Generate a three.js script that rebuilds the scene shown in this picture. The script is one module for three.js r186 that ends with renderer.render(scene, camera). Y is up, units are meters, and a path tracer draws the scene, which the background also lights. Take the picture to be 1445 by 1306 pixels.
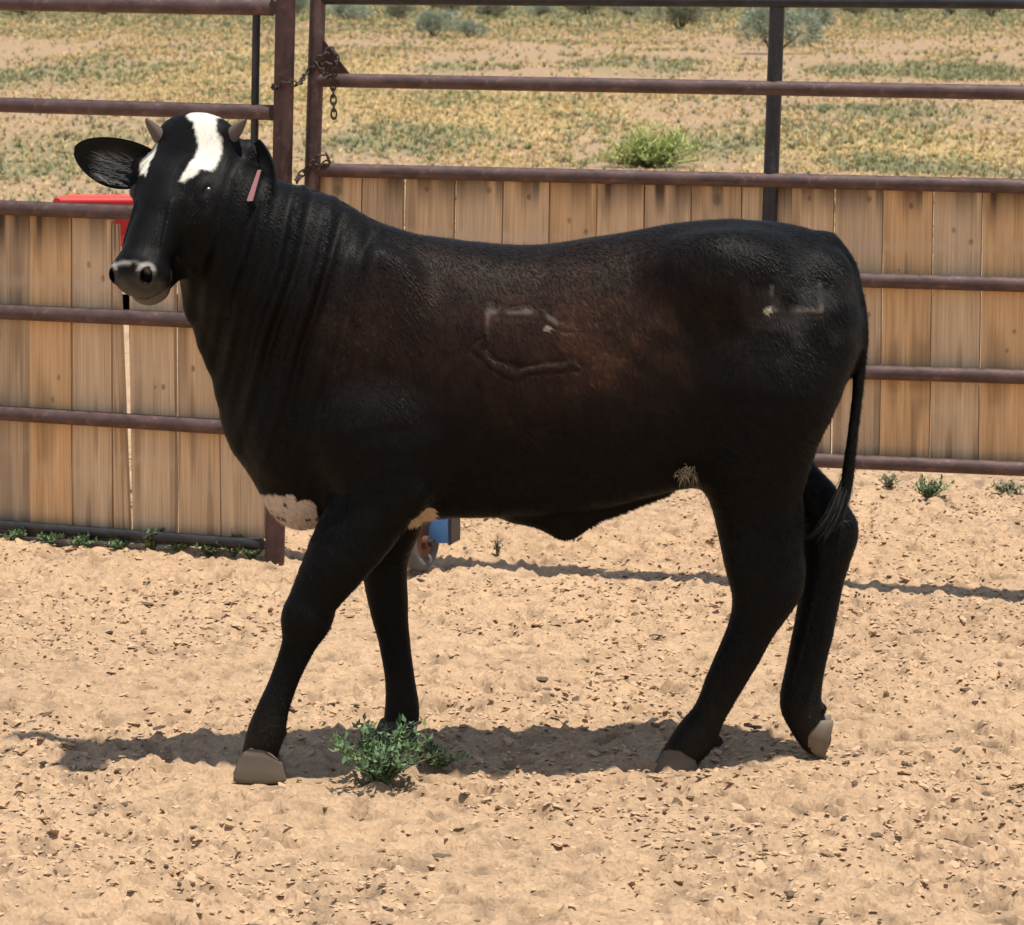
import * as THREE from 'three';
import { mergeGeometries } from 'three/addons/utils/BufferGeometryUtils.js';

// ---------------------------------------------------------------- camera, sky, sun, exposure
const scene = new THREE.Scene();
const PW = 1445, PH = 1306, F = 4725, CAMH = 1.81, CAMZ = 7.5, PITCH = Math.atan(693 / 4725);
const camera = new THREE.PerspectiveCamera(THREE.MathUtils.radToDeg(2 * Math.atan(PH / 2 / F)), PW / PH, 0.1, 4000);
camera.position.set(0, CAMH, CAMZ); camera.focus = 7.6; camera.userData.fStop = 18;
camera.lookAt(0, CAMH - Math.sin(PITCH), CAMZ - Math.cos(PITCH));
const renderer = new THREE.WebGLRenderer({ antialias: true });
renderer.setSize(1024, 925);
renderer.toneMapping = THREE.LinearToneMapping;
renderer.toneMappingExposure = 1.28;
renderer.shadowMap.enabled = true;

// hazy summer midday sky (equirectangular, floats)
{
  const w = 256, h = 128, d = new Float32Array(w * h * 4);
  for (let j = 0; j < h; j++) for (let i = 0; i < w; i++) {
    const el = (j + 0.5) / h * Math.PI - Math.PI / 2, s = Math.max(0, Math.sin(el));
    const k = Math.pow(1 - s, 3.2);
    const o = (j * w + i) * 4;
    d[o] = 0.32 + k * 0.50; d[o + 1] = 0.42 + k * 0.41; d[o + 2] = 0.60 + k * 0.22; d[o + 3] = 1;
    if (el < 0) { d[o] = 0.34; d[o + 1] = 0.27; d[o + 2] = 0.19; }
  }
  const t = new THREE.DataTexture(d, w, h, THREE.RGBAFormat, THREE.FloatType);
  t.mapping = THREE.EquirectangularReflectionMapping; t.magFilter = THREE.LinearFilter; t.needsUpdate = true;
  scene.background = t; scene.environment = t;
  scene.backgroundIntensity = 0.8; scene.environmentIntensity = 0.8;
}
const sun = new THREE.DirectionalLight(new THREE.Color().setRGB(1, 0.945, 0.85), 4.4);
sun.position.set(1.75, 11, 1.5).add(new THREE.Vector3(0, 0, -1));
sun.target.position.set(0, 0, -1);
sun.castShadow = true;
Object.assign(sun.shadow.camera, { left: -8, right: 8, top: 8, bottom: -8, near: 1, far: 30 });
sun.shadow.mapSize.set(4096, 4096);
sun.shadow.radius = 2;
scene.add(sun, sun.target);

// ---------------------------------------------------------------- helpers
let seed = 12345;
function rnd() { seed = (seed + 0x6D2B79F5) | 0; let t = Math.imul(seed ^ (seed >>> 15), 1 | seed); t = (t + Math.imul(t ^ (t >>> 7), 61 | t)) ^ t; return ((t ^ (t >>> 14)) >>> 0) / 4294967296; }
const rr = (a, b) => a + (b - a) * rnd();
const clamp = (v, a = 0, b = 1) => v < a ? a : v > b ? b : v;
const sstep = (a, b, v) => { const t = clamp((v - a) / (b - a)); return t * t * (3 - 2 * t); };
const mix = (a, b, t) => a + (b - a) * t;
function h3(x, y, z) { let n = Math.imul(x, 374761393) + Math.imul(y, 668265263) + Math.imul(z, 2147483647 ^ 1274126177); n = Math.imul(n ^ (n >>> 13), 1274126177); n ^= n >>> 16; return (n >>> 0) / 4294967296; }
function n3(x, y, z) {
  const X = Math.floor(x), Y = Math.floor(y), Z = Math.floor(z); let u = x - X, v = y - Y, w = z - Z;
  u = u * u * (3 - 2 * u); v = v * v * (3 - 2 * v); w = w * w * (3 - 2 * w);
  const l = (a, b, t) => a + (b - a) * t;
  return l(l(l(h3(X, Y, Z), h3(X + 1, Y, Z), u), l(h3(X, Y + 1, Z), h3(X + 1, Y + 1, Z), u), v),
    l(l(h3(X, Y, Z + 1), h3(X + 1, Y, Z + 1), u), l(h3(X, Y + 1, Z + 1), h3(X + 1, Y + 1, Z + 1), u), v), w);
}
function n2(x, y, s = 0, per = 0) {
  const X = Math.floor(x), Y = Math.floor(y); let u = x - X, v = y - Y; u = u * u * (3 - 2 * u); v = v * v * (3 - 2 * v);
  const m = per ? (a => ((a % per) + per) % per) : (a => a);
  const a = h3(m(X), m(Y), s), b = h3(m(X + 1), m(Y), s), c = h3(m(X), m(Y + 1), s), d = h3(m(X + 1), m(Y + 1), s);
  return a + (b - a) * u + (c - a) * v + (a - b - c + d) * u * v;
}
function fbm2(x, y, s, oct = 4) { let a = 0, k = 0.5, t = 0; for (let i = 0; i < oct; i++) { a += k * n2(x, y, s + i); t += k; x = x * 2.03 + 1.7; y = y * 2.03 + 9.2; k *= 0.5; } return a / t; }

// surveyed points: a direction measured on the photograph, met with a plane of the place
const cp = Math.cos(PITCH), sp = Math.sin(PITCH);
function ray(px, py) { const a = (px - PW / 2) / F, b = -(py - PH / 2) / F; return [a, b * cp - sp, -cp - b * sp]; }
function atZ(px, py, z) { const d = ray(px, py), t = (z - CAMZ) / d[2]; return new THREE.Vector3(d[0] * t, CAMH + d[1] * t, z); }
function onGround(px, py) { const d = ray(px, py), t = -CAMH / d[1]; return new THREE.Vector3(d[0] * t, 0, CAMZ + d[2] * t); }
function vplane(pxa, za, pxb, zb) {          // upright plane through two ground points
  const A = atZ(pxa, 653, za), B = atZ(pxb, 653, zb); const nx = -(B.z - A.z), nz = B.x - A.x, L = Math.hypot(nx, nz);
  return { n: new THREE.Vector3(nx / L, 0, nz / L), o: A };
}
function atPlane(px, py, pl, off = 0) {
  const d = ray(px, py), c = new THREE.Vector3(0, CAMH, CAMZ), n = pl.n, D = new THREE.Vector3(...d);
  const t = (n.dot(pl.o.clone().sub(c)) + off) / n.dot(D); return c.addScaledVector(D, t);
}

const names = {};
function numbered(n) { const k = names[n] = (names[n] ?? -1) + 1; return k ? n + '_' + String(k).padStart(3, '0') : n; }
function tag(o, label, category, group, kind) { if (label) o.userData.label = label; if (category) o.userData.category = category; if (group) o.userData.group = group; if (kind) o.userData.kind = kind; return o; }
function base(name, p, label, category, group) { const o = new THREE.Group(); o.name = numbered(name); if (p) o.position.copy(p); scene.add(o); return tag(o, label, category, group); }
function part(name, geo, mat, parent, world = true) {
  const m = new THREE.Mesh(geo, mat); m.name = name; m.castShadow = m.receiveShadow = true;
  if (world && parent !== scene) { parent.updateWorldMatrix(true, false); m.applyMatrix4(parent.matrixWorld.clone().invert()); }
  parent.add(m); return m;
}
const V = (x, y, z) => new THREE.Vector3(x, y, z);
const RGB = (r, g, b) => new THREE.Color().setRGB(r, g, b);

class MB {                                    // triangle collector with vertex colours
  constructor() { this.p = []; this.c = []; this.uv = []; this.i = []; }
  v(p, c = [1, 1, 1], u = 0, w = 0) { this.p.push(p.x, p.y, p.z); this.c.push(...c); this.uv.push(u, w); return this.p.length / 3 - 1; }
  tri(a, b, c) { this.i.push(a, b, c); }
  quad(a, b, c, d) { this.i.push(a, b, c, a, c, d); }
  geo() {
    const g = new THREE.BufferGeometry();
    g.setAttribute('position', new THREE.Float32BufferAttribute(this.p, 3)); g.setAttribute('color', new THREE.Float32BufferAttribute(this.c, 3));
    g.setAttribute('uv', new THREE.Float32BufferAttribute(this.uv, 2)); g.setIndex(this.i); g.computeVertexNormals(); return g;
  }
  leaf(p, dir, side, L, W, c, bend = 0.25) {  // a folded leaf of four triangles
    const n = dir.clone().cross(side).normalize();
    const m = p.clone().addScaledVector(dir, L * 0.5).addScaledVector(n, L * bend * 0.4);
    const a = this.v(p, c), t = this.v(p.clone().addScaledVector(dir, L).addScaledVector(n, -L * bend * 0.2), c.map(x => x * 1.1));
    const mid = this.v(m, c), l = this.v(m.clone().addScaledVector(side, W / 2).addScaledVector(n, W * 0.18), c), r = this.v(m.clone().addScaledVector(side, -W / 2).addScaledVector(n, W * 0.18), c);
    this.tri(a, mid, l); this.tri(l, mid, t); this.tri(a, r, mid); this.tri(r, t, mid);
  }
  strand(pts, r, c, c2 = c, sides = 3) {      // tapered tube
    let prev = null; const n = pts.length;
    for (let k = 0; k < n; k++) {
      const d = (k < n - 1 ? pts[k + 1].clone().sub(pts[k]) : pts[k].clone().sub(pts[k - 1])).normalize();
      const u = Math.abs(d.y) < 0.9 ? V(0, 1, 0) : V(1, 0, 0); const a = d.clone().cross(u).normalize(), b = d.clone().cross(a);
      const R = typeof r === 'function' ? r(k / (n - 1)) : r * (1 - 0.85 * k / (n - 1)); const ring = []; const col = c.map((x, q) => mix(x, c2[q], k / (n - 1)));
      for (let s = 0; s < sides; s++) { const t = s / sides * Math.PI * 2; ring.push(this.v(pts[k].clone().addScaledVector(a, Math.cos(t) * R).addScaledVector(b, Math.sin(t) * R), col)); }
      if (prev) for (let s = 0; s < sides; s++) this.quad(prev[s], prev[(s + 1) % sides], ring[(s + 1) % sides], ring[s]);
      prev = ring;
    }
  }
}
function tube(a, b, r, seg = 20, hs = 1) {    // round pipe between two points
  const L = a.distanceTo(b), g = new THREE.CylinderGeometry(r, r, L, seg, hs);
  const uv = g.attributes.uv; for (let i = 0; i < uv.count; i++) uv.setXY(i, uv.getX(i) * 0.25, uv.getY(i) * L);
  g.applyQuaternion(new THREE.Quaternion().setFromUnitVectors(V(0, 1, 0), b.clone().sub(a).normalize()));
  const m = a.clone().add(b).multiplyScalar(0.5); g.translate(m.x, m.y, m.z); return g;
}
function dataTex(w, h, fn, srgb = false, rep = true) {
  const d = new Uint8Array(w * h * 4);
  for (let j = 0; j < h; j++) for (let i = 0; i < w; i++) { const c = fn(i / w, j / h), o = (j * w + i) * 4; d[o] = clamp(c[0]) * 255; d[o + 1] = clamp(c[1]) * 255; d[o + 2] = clamp(c[2]) * 255; d[o + 3] = 255; }
  const t = new THREE.DataTexture(d, w, h); t.magFilter = THREE.LinearFilter; t.minFilter = THREE.LinearMipmapLinearFilter; t.generateMipmaps = true;
  if (rep) t.wrapS = t.wrapT = THREE.RepeatWrapping; if (srgb) t.colorSpace = THREE.SRGBColorSpace; t.needsUpdate = true; return t;
}

// ---------------------------------------------------------------- ground
const gateP = vplane(430, -2.76, 1445, -2.05), panelP = vplane(0, -3.16, 385, -2.72);
const hoofSpots = [[-0.58, 0.09], [-0.245, -0.245], [0.37, 0.01], [0.69, -0.09]];
const prints = []; for (let i = 0; i < 70; i++) prints.push([rr(-2, 2), rr(-3.2, 1.35), rr(0, 6.28), rr(.6, 1.15)]);
function printH(x, z) {                       // cloven hoof prints pressed into the sand
  let h = 0; for (const [px, pz, a, k] of prints) { const dx = x - px, dz = z - pz; if (dx * dx + dz * dz > .03) continue; const u = (dx * Math.cos(a) + dz * Math.sin(a)) / (.055 * k), v = Math.abs(-dx * Math.sin(a) + dz * Math.cos(a)) / (.024 * k) - 1; const r = Math.hypot(u, v); h += -.017 * k * (1 - sstep(.65, 1.05, r)) + .007 * k * Math.exp(-(((r - 1.35) / .3) ** 2)); }
  return h;
}
function groundH(x, z) {
  const fade = 1 - sstep(-6, -12, z);
  const n = n2(x * 7, z * 7, 3) * 0.006 + n2(x * 19 + 3, z * 19, 5) * 0.006;
  let c = Math.max(0, n2(x * 31, z * 31, 7) - 0.56) * 0.030 + Math.max(0, n2(x * 55, z * 55, 17) - 0.55) * 0.026;
  c -= Math.max(0, n2(x * 24, z * 24 + 50, 9) - 0.64) * 0.06;          // hoof-churned pits
  let h = n + c * (0.5 + n2(x * 1.3, z * 1.3, 21)) - 0.012;
  for (const [hx, hz] of hoofSpots) { const r = Math.hypot(x - hx, z - hz); if (r < 0.2) h = mix(-0.008, h, sstep(0.06, 0.2, r)); }
  const wx = x + 0.03 * n2(x * 9, z * 9, 51), wz = z + 0.03 * n2(x * 9, z * 9, 52), dn = sstep(0.25, 0.65, n2(x * 2.3, z * 2.3, 57));
  h += (0.0085 * sstep(0.50, 0.60, n2(wx * 17, wz * 25, 53)) + 0.006 * sstep(0.52, 0.62, n2(wx * 36, wz * 46, 54))) * (0.35 + 0.65 * dn) * (1 - sstep(-3.5, -5.5, z));
  h += (n2(x * 1.6, z * 1.6, 11) - 0.5) * 0.02; if (z > -3.4 && z < 1.5) h += printH(x, z);
  // the loose sand stops below the fence: a low bank of drifted dirt
  return h * fade;
}
const isField = (x, z) => sstep(-7.0, -14, z);
const patches = [ // ground cover seen in the photograph: [px, py, half width, half depth in px, kind]
  [90, 105, 150, 22, 'green'], [560, 300 - 100, 150, 22, 'green'], [80, 215, 150, 45, 'green'], [1290, 100, 170, 14, 'green'], [1270, 160, 170, 12, 'green'],
  [1330, 235, 150, 18, 'green'], [900, 95, 90, 14, 'green'], [640, 95, 60, 10, 'green'], [1000, 205, 120, 26, 'green'],
  [300, 100, 150, 40, 'straw'], [680, 160, 260, 45, 'straw'], [1250, 205, 220, 34, 'straw'], [460, 130, 120, 60, 'straw'],
].map(([x, y, a, b, k]) => { const c = onGround(x, y), s = F / (CAMZ - c.z), n = onGround(x, y + b), f = onGround(x, Math.max(-20, y - b)); return { x: c.x, z0: n.z, z1: f.z, zc: c.z, a: a / s, k }; });
function cover(x, z) {
  let g = 0, s = 0;
  for (const p of patches) { const dz = z > p.zc ? (z - p.zc) / (p.z0 - p.zc) : (z - p.zc) / (p.z1 - p.zc); const r = Math.hypot((x - p.x) / p.a, dz); const v = 1 - sstep(0.4, 1.15, r); if (p.k === 'green') g = Math.max(g, v); else s = Math.max(s, v); }
  return [g, s];
}
{
  const xs = [], zs = []; const grow = (arr, from, step, f, end) => { let v = from, s = step; while (Math.abs(v) < Math.abs(end)) { v += s; s *= f; arr.push(v); } };
  let t = []; for (let x = -2.3; x <= 2.3001; x += 0.0105) t.push(x);
  let o = []; grow(o, 2.3, 0.03, 1.06, 1900); xs.push(...o.map(v => -v).reverse(), ...t, ...o);
  let a = []; for (let z = 1.75; z > -6.2; z -= (z > -1.2 ? 0.0115 : 0.02)) a.push(z);
  let f = []; grow(f, -6.2, -0.05, 1.045, -1900); let b = []; grow(b, 1.75, 0.05, 1.25, 900);
  zs.push(...b.reverse(), ...a, ...f);
  const nx = xs.length, nz = zs.length, pos = new Float32Array(nx * nz * 3), col = new Float32Array(nx * nz * 3), uv = new Float32Array(nx * nz * 2), idx = new Uint32Array((nx - 1) * (nz - 1) * 6);
  let q = 0;
  for (let j = 0; j < nz; j++) for (let i = 0; i < nx; i++) {
    const x = xs[i], z = zs[j], k = j * nx + i, h = groundH(x, z); pos.set([x, h, z], k * 3); uv.set([x / 1.7, z / 1.7], k * 2);
    const fl = isField(x, z), big = fbm2(x * 0.9, z * 0.9, 31, 3), pit = n2(x * 24, z * 24 + 50, 9), dk = Math.max(0, fbm2(x * 15, z * 15, 41, 2) - 0.66) * 4;
    let m = mix(0.90, 1.12, big) * (1 - 0.25 * clamp((pit - 0.64) * 6)) * (1 - 0.35 * clamp(dk));
    let c = [0.53 * m, 0.357 * m, 0.218 * m];
    if (fl > 0) {
      const cv = cover(x, z), pink = [0.42, 0.285, 0.165], str = [0.50, 0.37, 0.17], grn = [0.20, 0.20, 0.09]; const w = fbm2(x * 0.5, z * 0.18, 61, 3);
      let fc = pink.map((p, r) => mix(p, str[r], clamp(cv[1] * 0.9 * (0.5 + w)))); fc = fc.map((p, r) => mix(p, grn[r], clamp(cv[0] * 0.75 * w * 1.5)));
      const dark = sstep(-75, -140, z) * 0.4; fc = fc.map((p, r) => mix(p, [0.24, 0.22, 0.13][r], dark)); c = c.map((p, r) => mix(p, fc[r], fl));
    }
    col.set(c, k * 3);
    if (j < nz - 1 && i < nx - 1) { idx[q++] = k; idx[q++] = k + nx; idx[q++] = k + 1; idx[q++] = k + 1; idx[q++] = k + nx; idx[q++] = k + nx + 1; }
  }
  const g = new THREE.BufferGeometry(); g.setAttribute('position', new THREE.BufferAttribute(pos, 3)); g.setAttribute('color', new THREE.BufferAttribute(col, 3)); g.setAttribute('uv', new THREE.BufferAttribute(uv, 2));
  // winding: z runs from +z to -z, so flip
  for (let i = 0; i < idx.length; i += 3) { const s = idx[i + 1]; idx[i + 1] = idx[i + 2]; idx[i + 2] = s; }
  g.setIndex(new THREE.BufferAttribute(idx, 1)); g.computeVertexNormals();
  const nn = g.attributes.normal; if (nn.getY(5000) < 0) { for (let i = 0; i < idx.length; i += 3) { const s = idx[i + 1]; idx[i + 1] = idx[i + 2]; idx[i + 2] = s; } g.computeVertexNormals(); }
  const grain = (u, v) => { const a = n2(u * 60, v * 60, 1, 60), b = n2(u * 190, v * 190, 2, 190), c = n2(u * 400, v * 400, 3, 400), e = n2(u * 22, v * 22, 4, 22); return [a, b, c, e]; };
  const map = dataTex(1024, 1024, (u, v) => { const [a, b, c, e] = grain(u, v); let l = 0.80 + 0.10 * (e - 0.5) + 0.16 * (a - 0.5) + 0.2 * (b - 0.5) + 0.16 * (c - 0.5); if (b > 0.82) l *= 0.72; return [l * 1.02, l, l * 0.97]; });
  const bmp = dataTex(1024, 1024, (u, v) => { const [a, b, c] = grain(u, v); const l = 0.4 * a + 0.4 * b + 0.2 * c; return [l, l, l]; });
  const m = new THREE.Mesh(g, new THREE.MeshStandardMaterial({ vertexColors: true, map, bumpMap: bmp, bumpScale: 0.011, roughness: 1 }));
  m.name = 'ground'; m.receiveShadow = true; m.userData.kind = 'structure'; scene.add(m);
}
// loose crumbs of sand and dung over the pen floor
function clodGeo(s, det = 1) { const g = new THREE.IcosahedronGeometry(1, det), p = g.attributes.position; for (let i = 0; i < p.count; i++) { const v = V(p.getX(i), p.getY(i), p.getZ(i)); const k = 0.4 + 1.1 * n3(v.x * 1.4 + s * 7, v.y * 1.4 + 5, v.z * 1.4 + s); p.setXYZ(i, v.x * k, v.y * k * 0.6, v.z * k); } g.computeVertexNormals(); return g; }
{
  const N = 26000, m = new THREE.InstancedMesh(clodGeo(1), new THREE.MeshStandardMaterial({ roughness: 1 }), N); m.name = 'soil_crumbs'; m.userData.kind = 'stuff'; m.castShadow = m.receiveShadow = true;
  const M = new THREE.Matrix4(), Q = new THREE.Quaternion(), E = new THREE.Euler();
  for (let i = 0; i < N; i++) {
    let z, x; do { z = rr(-5, 1.5); x = rr(-1, 1) * (1.3 + (1.5 - z) * 0.13); } while (rnd() > 0.15 + 1.1 * sstep(0.3, 0.7, n2(x * 3.1, z * 3.1, 58))); const big = rnd(), s = 0.0022 + 0.0085 * big ** 16 + 0.0036 * rnd();
    E.set(rr(-0.4, 0.4), rr(0, 6.3), rr(-0.4, 0.4)); Q.setFromEuler(E);
    M.compose(V(x, groundH(x, z) + s * 0.25, z), Q, V(s * rr(0.9, 2.1), s * rr(0.25, 0.7), s)); m.setMatrixAt(i, M);
    const k = rnd(); m.setColorAt(i, k < 0.8 ? RGB(0.50, 0.335, 0.20) : k < 0.93 ? RGB(0.28, 0.18, 0.10) : RGB(0.12, 0.08, 0.048));
  }
  scene.add(m); tag(m, 'loose crumbs of sand and dry dung scattered over the pen floor', 'soil crumbs', null, 'stuff');
}
{ // larger dark clods, one by one
  const mat = new THREE.MeshStandardMaterial({ color: RGB(0.13, 0.09, 0.055), roughness: 1 }), geos = [clodGeo(2, 2), clodGeo(3, 2), clodGeo(4, 2)];
  const L = [[285, 890, 22], [862, 962, 22], [765, 962, 20], [205, 860, 18], [48, 1028, 22], [260, 1220, 20], [622, 1213, 22], [1280, 1076, 16], [1365, 985, 18], [175, 1138, 18], [710, 912, 12], [930, 1192, 14], [1390, 1120, 15], [1115, 1262, 18], [1060, 1195, 14], [460, 1140, 13], [800, 1170, 18], [1330, 1190, 16], [1025, 925, 14]];
  const T = ['below the fence post and left of the front legs', 'under the belly, right one of two side by side', 'under the belly, left of two side by side', 'left of the front knee, close to the plank fence', 'at the left edge, level with the shadow of the head', 'below the near front hoof, toward the lower left', 'in the foreground below the leafy weed', 'right of the lifted hind hoof', 'right of the hind cannon bones, at the right edge', 'left of the near front hoof, just below the shadow', 'small and pale, between the two pairs of legs', 'just below the near hind hoof', 'at the right edge, below the level of the hooves', 'near the bottom edge below the hind hooves', 'below the gap between the hind hooves', 'left of the foot of the leafy weed', 'right of the leafy weed, in the lower middle', 'in the lower right, far from the hooves', 'small, beside the slanting near hind leg'];
  L.forEach(([x, y, w], i) => { const p = onGround(x, y), s = w / 2 / (F / (CAMZ - p.z)); const m = new THREE.Mesh(geos[i % 3], mat); m.name = numbered('dung_clod'); m.position.set(p.x, groundH(p.x, p.z) + s * 0.15, p.z); m.scale.set(s * 1.2, s * 0.62, s * 0.9); m.rotation.y = rr(0, 6); m.castShadow = m.receiveShadow = true; scene.add(m); tag(m, 'dark clod on the sand ' + T[i], 'clod', 'dark clods on the pen floor'); });
}

// ---------------------------------------------------------------- field beyond the fence
function clumpGeo(n, splay, w, seedv) {
  const b = new MB(); seed = seedv;
  for (let i = 0; i < n; i++) { const a = rr(0, 6.283), s = rr(0.1, 1) * splay, h = rr(0.5, 1), o = V(rr(-0.15, 0.15), 0, rr(-0.15, 0.15)); const d = V(Math.cos(a) * s, h, Math.sin(a) * s); const side = V(-Math.sin(a), 0, Math.cos(a)).multiplyScalar(w * rr(0.6, 1.2)); const k = rr(0.75, 1.15), c = [k, k, k];
    const p0 = b.v(o.clone().sub(side), c), p1 = b.v(o.clone().add(side), c), m0 = o.clone().addScaledVector(d, 0.6), q0 = b.v(m0.clone().addScaledVector(side, -0.7), c), q1 = b.v(m0.clone().addScaledVector(side, 0.7), c), t = b.v(o.clone().addScaledVector(d, 1).add(V(d.x * 0.25, -0.12 * s, d.z * 0.25)), c); b.quad(p0, p1, q1, q0); b.tri(q0, q1, t); }
  return b.geo();
}
{
  const geo = clumpGeo(16, 0.7, 0.045, 71); const mat = new THREE.MeshPhysicalMaterial({ vertexColors: true, roughness: 1, side: THREE.DoubleSide });
  const I = []; seed = 991;
  const bands = [[19, 34, 150, .62], [34, 60, 75, .8], [60, 110, 30, 1.1], [110, 260, 7, 1.9]];
  for (const [d0, d1, den, sc] of bands) {
    const wMax = d1 * 0.26, n = (d1 - d0) * 2 * wMax * den;
    for (let i = 0; i < n; i++) {
      const D = rr(d0, d1), x = rr(-1, 1) * wMax, z = CAMZ - D; if (Math.abs(x) > D * 0.26) continue;
      const [g, s] = cover(x + 1.6 * (n2(x * .8, z * .25, 91) - .5), z + 3 * (n2(x * .6, z * .2, 92) - .5)), w = fbm2(x * 0.55, z * 0.14, 81, 4), far = sstep(80, 140, D);
      const dens = clamp(mix(0.30, 0.08, sstep(48, 56, D) * (1 - sstep(84, 100, D))) + 0.9 * s * (0.35 + w) + 0.8 * g * w + 0.5 * far + 0.7 * sstep(0.48, 0.62, w)); if (rnd() > dens) continue;
      const green = rnd() < clamp(g * 1.0 * (0.35 + 0.65 * sstep(0.3, 0.6, w)) * .85 + 0.09 + 0.3 * sstep(0.5, 0.65, n2(x * 1.1, z * 0.4, 95)) + 0.35 * far); const v = rr(0.8, 1.15);
      const c = green ? (rnd() < 0.5 ? [0.22 * v, 0.24 * v, 0.105] : [0.30 * v, 0.29 * v, 0.16]) : (rnd() < 0.7 ? [0.66 * v, 0.50 * v, 0.24 * v] : [0.46 * v, 0.31 * v, 0.16 * v]);
      I.push([x, z, rr(0.05, 0.13) * sc * (green ? 1.15 : 0.85), c]);
    }
  }
  const m = new THREE.InstancedMesh(geo, mat, I.length), M = new THREE.Matrix4(), Q = new THREE.Quaternion();
  I.forEach(([x, z, h, c], i) => { Q.setFromAxisAngle(V(0, 1, 0), rr(0, 6.28)); M.compose(V(x, -0.01, z), Q, V(h * 1.25, h, h * 1.25)); m.setMatrixAt(i, M); m.setColorAt(i, RGB(...c)); });
  m.name = 'dry_grass'; m.castShadow = m.receiveShadow = true; scene.add(m); tag(m, 'dry straw and green tufts of grass across the open field', 'grass', null, 'stuff');
}
const leafMat = new THREE.MeshPhysicalMaterial({ vertexColors: true, roughness: 0.75, transmission: 0.25, thickness: 0, side: THREE.DoubleSide });
const stemMat = new THREE.MeshStandardMaterial({ vertexColors: true, roughness: 0.9 });
function bushGeos(sd, n, cols, leafL, lobes = 7) {   // sagebrush about 1 m across
  seed = sd; const f = new MB(), s = new MB(); const L = [];
  for (let i = 0; i < lobes; i++) { const a = rr(0, 6.28), r = rr(0.1, 0.42); L.push({ c: V(Math.cos(a) * r, rr(0.32, 0.62), Math.sin(a) * r), r: rr(0.17, 0.3) }); s.strand([V(rr(-.05, .05), 0, rr(-.05, .05)), V(Math.cos(a) * r * 0.6, 0.2, Math.sin(a) * r * 0.6), L[i].c], 0.022, [0.12, 0.09, 0.065]); }
  for (let i = 0; i < n; i++) {
    const o = L[Math.floor(rnd() * L.length)], d = V(rr(-1, 1), rr(-0.8, 1), rr(-1, 1)).normalize(), p = o.c.clone().addScaledVector(d, o.r * Math.cbrt(rr(0.2, 1)) * rr(0.85, 1.15)); p.y = Math.max(0.02, p.y);
    const dir = d.clone().add(V(rr(-.5, .5), rr(0.1, 1), rr(-.5, .5))).normalize(), side = dir.clone().cross(V(rr(-1, 1), rr(-1, 1), rr(-1, 1))).normalize(); const c = cols[Math.floor(rnd() * cols.length)], k = rr(0.8, 1.2);
    f.leaf(p, dir, side, leafL * rr(0.7, 1.4), leafL * 0.4, c.map(x => x * k));
  }
  return [f.geo(), s.geo()];
}
const sageCols = [[0.34, 0.385, 0.29], [0.40, 0.44, 0.34], [0.26, 0.30, 0.20]], oliveCols = [[0.24, 0.26, 0.16], [0.29, 0.31, 0.21], [0.20, 0.215, 0.13]];
const sageG = bushGeos(5, 4200, sageCols, 0.062), sageG2 = bushGeos(9, 4200, sageCols, 0.06, 10), oliveG = bushGeos(15, 4200, oliveCols, 0.062, 9);
function bush(px, py, wpx, hpx, G, label, group) {
  const p = onGround(px, py), s = F / (CAMZ - p.z), o = base('sagebrush', p, label, 'shrub', group);
  const fo = new THREE.Mesh(G[0], leafMat); fo.name = 'foliage'; const st = new THREE.Mesh(G[1], stemMat); st.name = 'stem'; for (const m of [fo, st]) { m.castShadow = m.receiveShadow = true; o.add(m); }
  o.scale.set(wpx / s / 1.1, hpx / s / 0.85, wpx / s / 1.1); o.rotation.y = rr(0, 6); return o;
}
bush(616, 54, 62, 40, sageG, 'pale grey-green sagebrush standing in the field left of the low one');
bush(660, 54, 46, 27, sageG2, 'low pale sagebrush touching the right side of the taller pale one');
bush(1092, 76, 116, 74, sageG2, 'large sagebrush half hidden by the dark upright of the gate');
bush(1146, 48, 70, 48, sageG, 'sagebrush just right of the dark gate upright, behind the large one');
bush(960, 42, 86, 46, oliveG, 'dark olive sagebrush in the field left of the gate upright');
bush(495, 30, 60, 28, sageG2, 'sagebrush far out in the field beside the rusty gate end');
bush(565, 30, 50, 30, oliveG, 'dull olive sagebrush behind and left of the pale sagebrush');
bush(700, 26, 60, 24, oliveG, 'dull olive sagebrush far behind and right of the pale sagebrush');
bush(760, 24, 56, 20, sageG, 'small pale sagebrush far off above the middle of the animal\'s back');
[[830, 24, 76, 30, 'above the middle of the back, left of two'], [890, 24, 66, 28, 'above the middle of the back, right of two'], [1010, 20, 66, 26, 'just left of the dark gate upright'], [1210, 24, 70, 28, 'first in the row to the right of the gate upright'], [1270, 20, 74, 26, 'second in the row to the right of the gate upright'], [1340, 22, 66, 28, 'third in the row to the right of the gate upright'], [1400, 26, 70, 30, 'last full one in the row before the right edge'], [1460, 20, 66, 28, 'cut by the right edge of the picture'], [40, 24, 76, 20, 'under the top rail at the left edge'], [150, 22, 76, 18, 'under the top rail, second from the left edge'], [260, 24, 70, 20, 'under the top rail left of the thin upright'], [420, 22, 40, 24, 'seen in the gap between post and gate'], [640, 18, 80, 24, 'behind the pale sagebrush, farthest out']].forEach(([x, y, w, h, t], i) =>
  bush(x, y, w * 1.1, h * 1.35, [oliveG, sageG2, sageG][i % 3], 'far sagebrush ' + t, 'far sagebrush along the field edge'));
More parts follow.
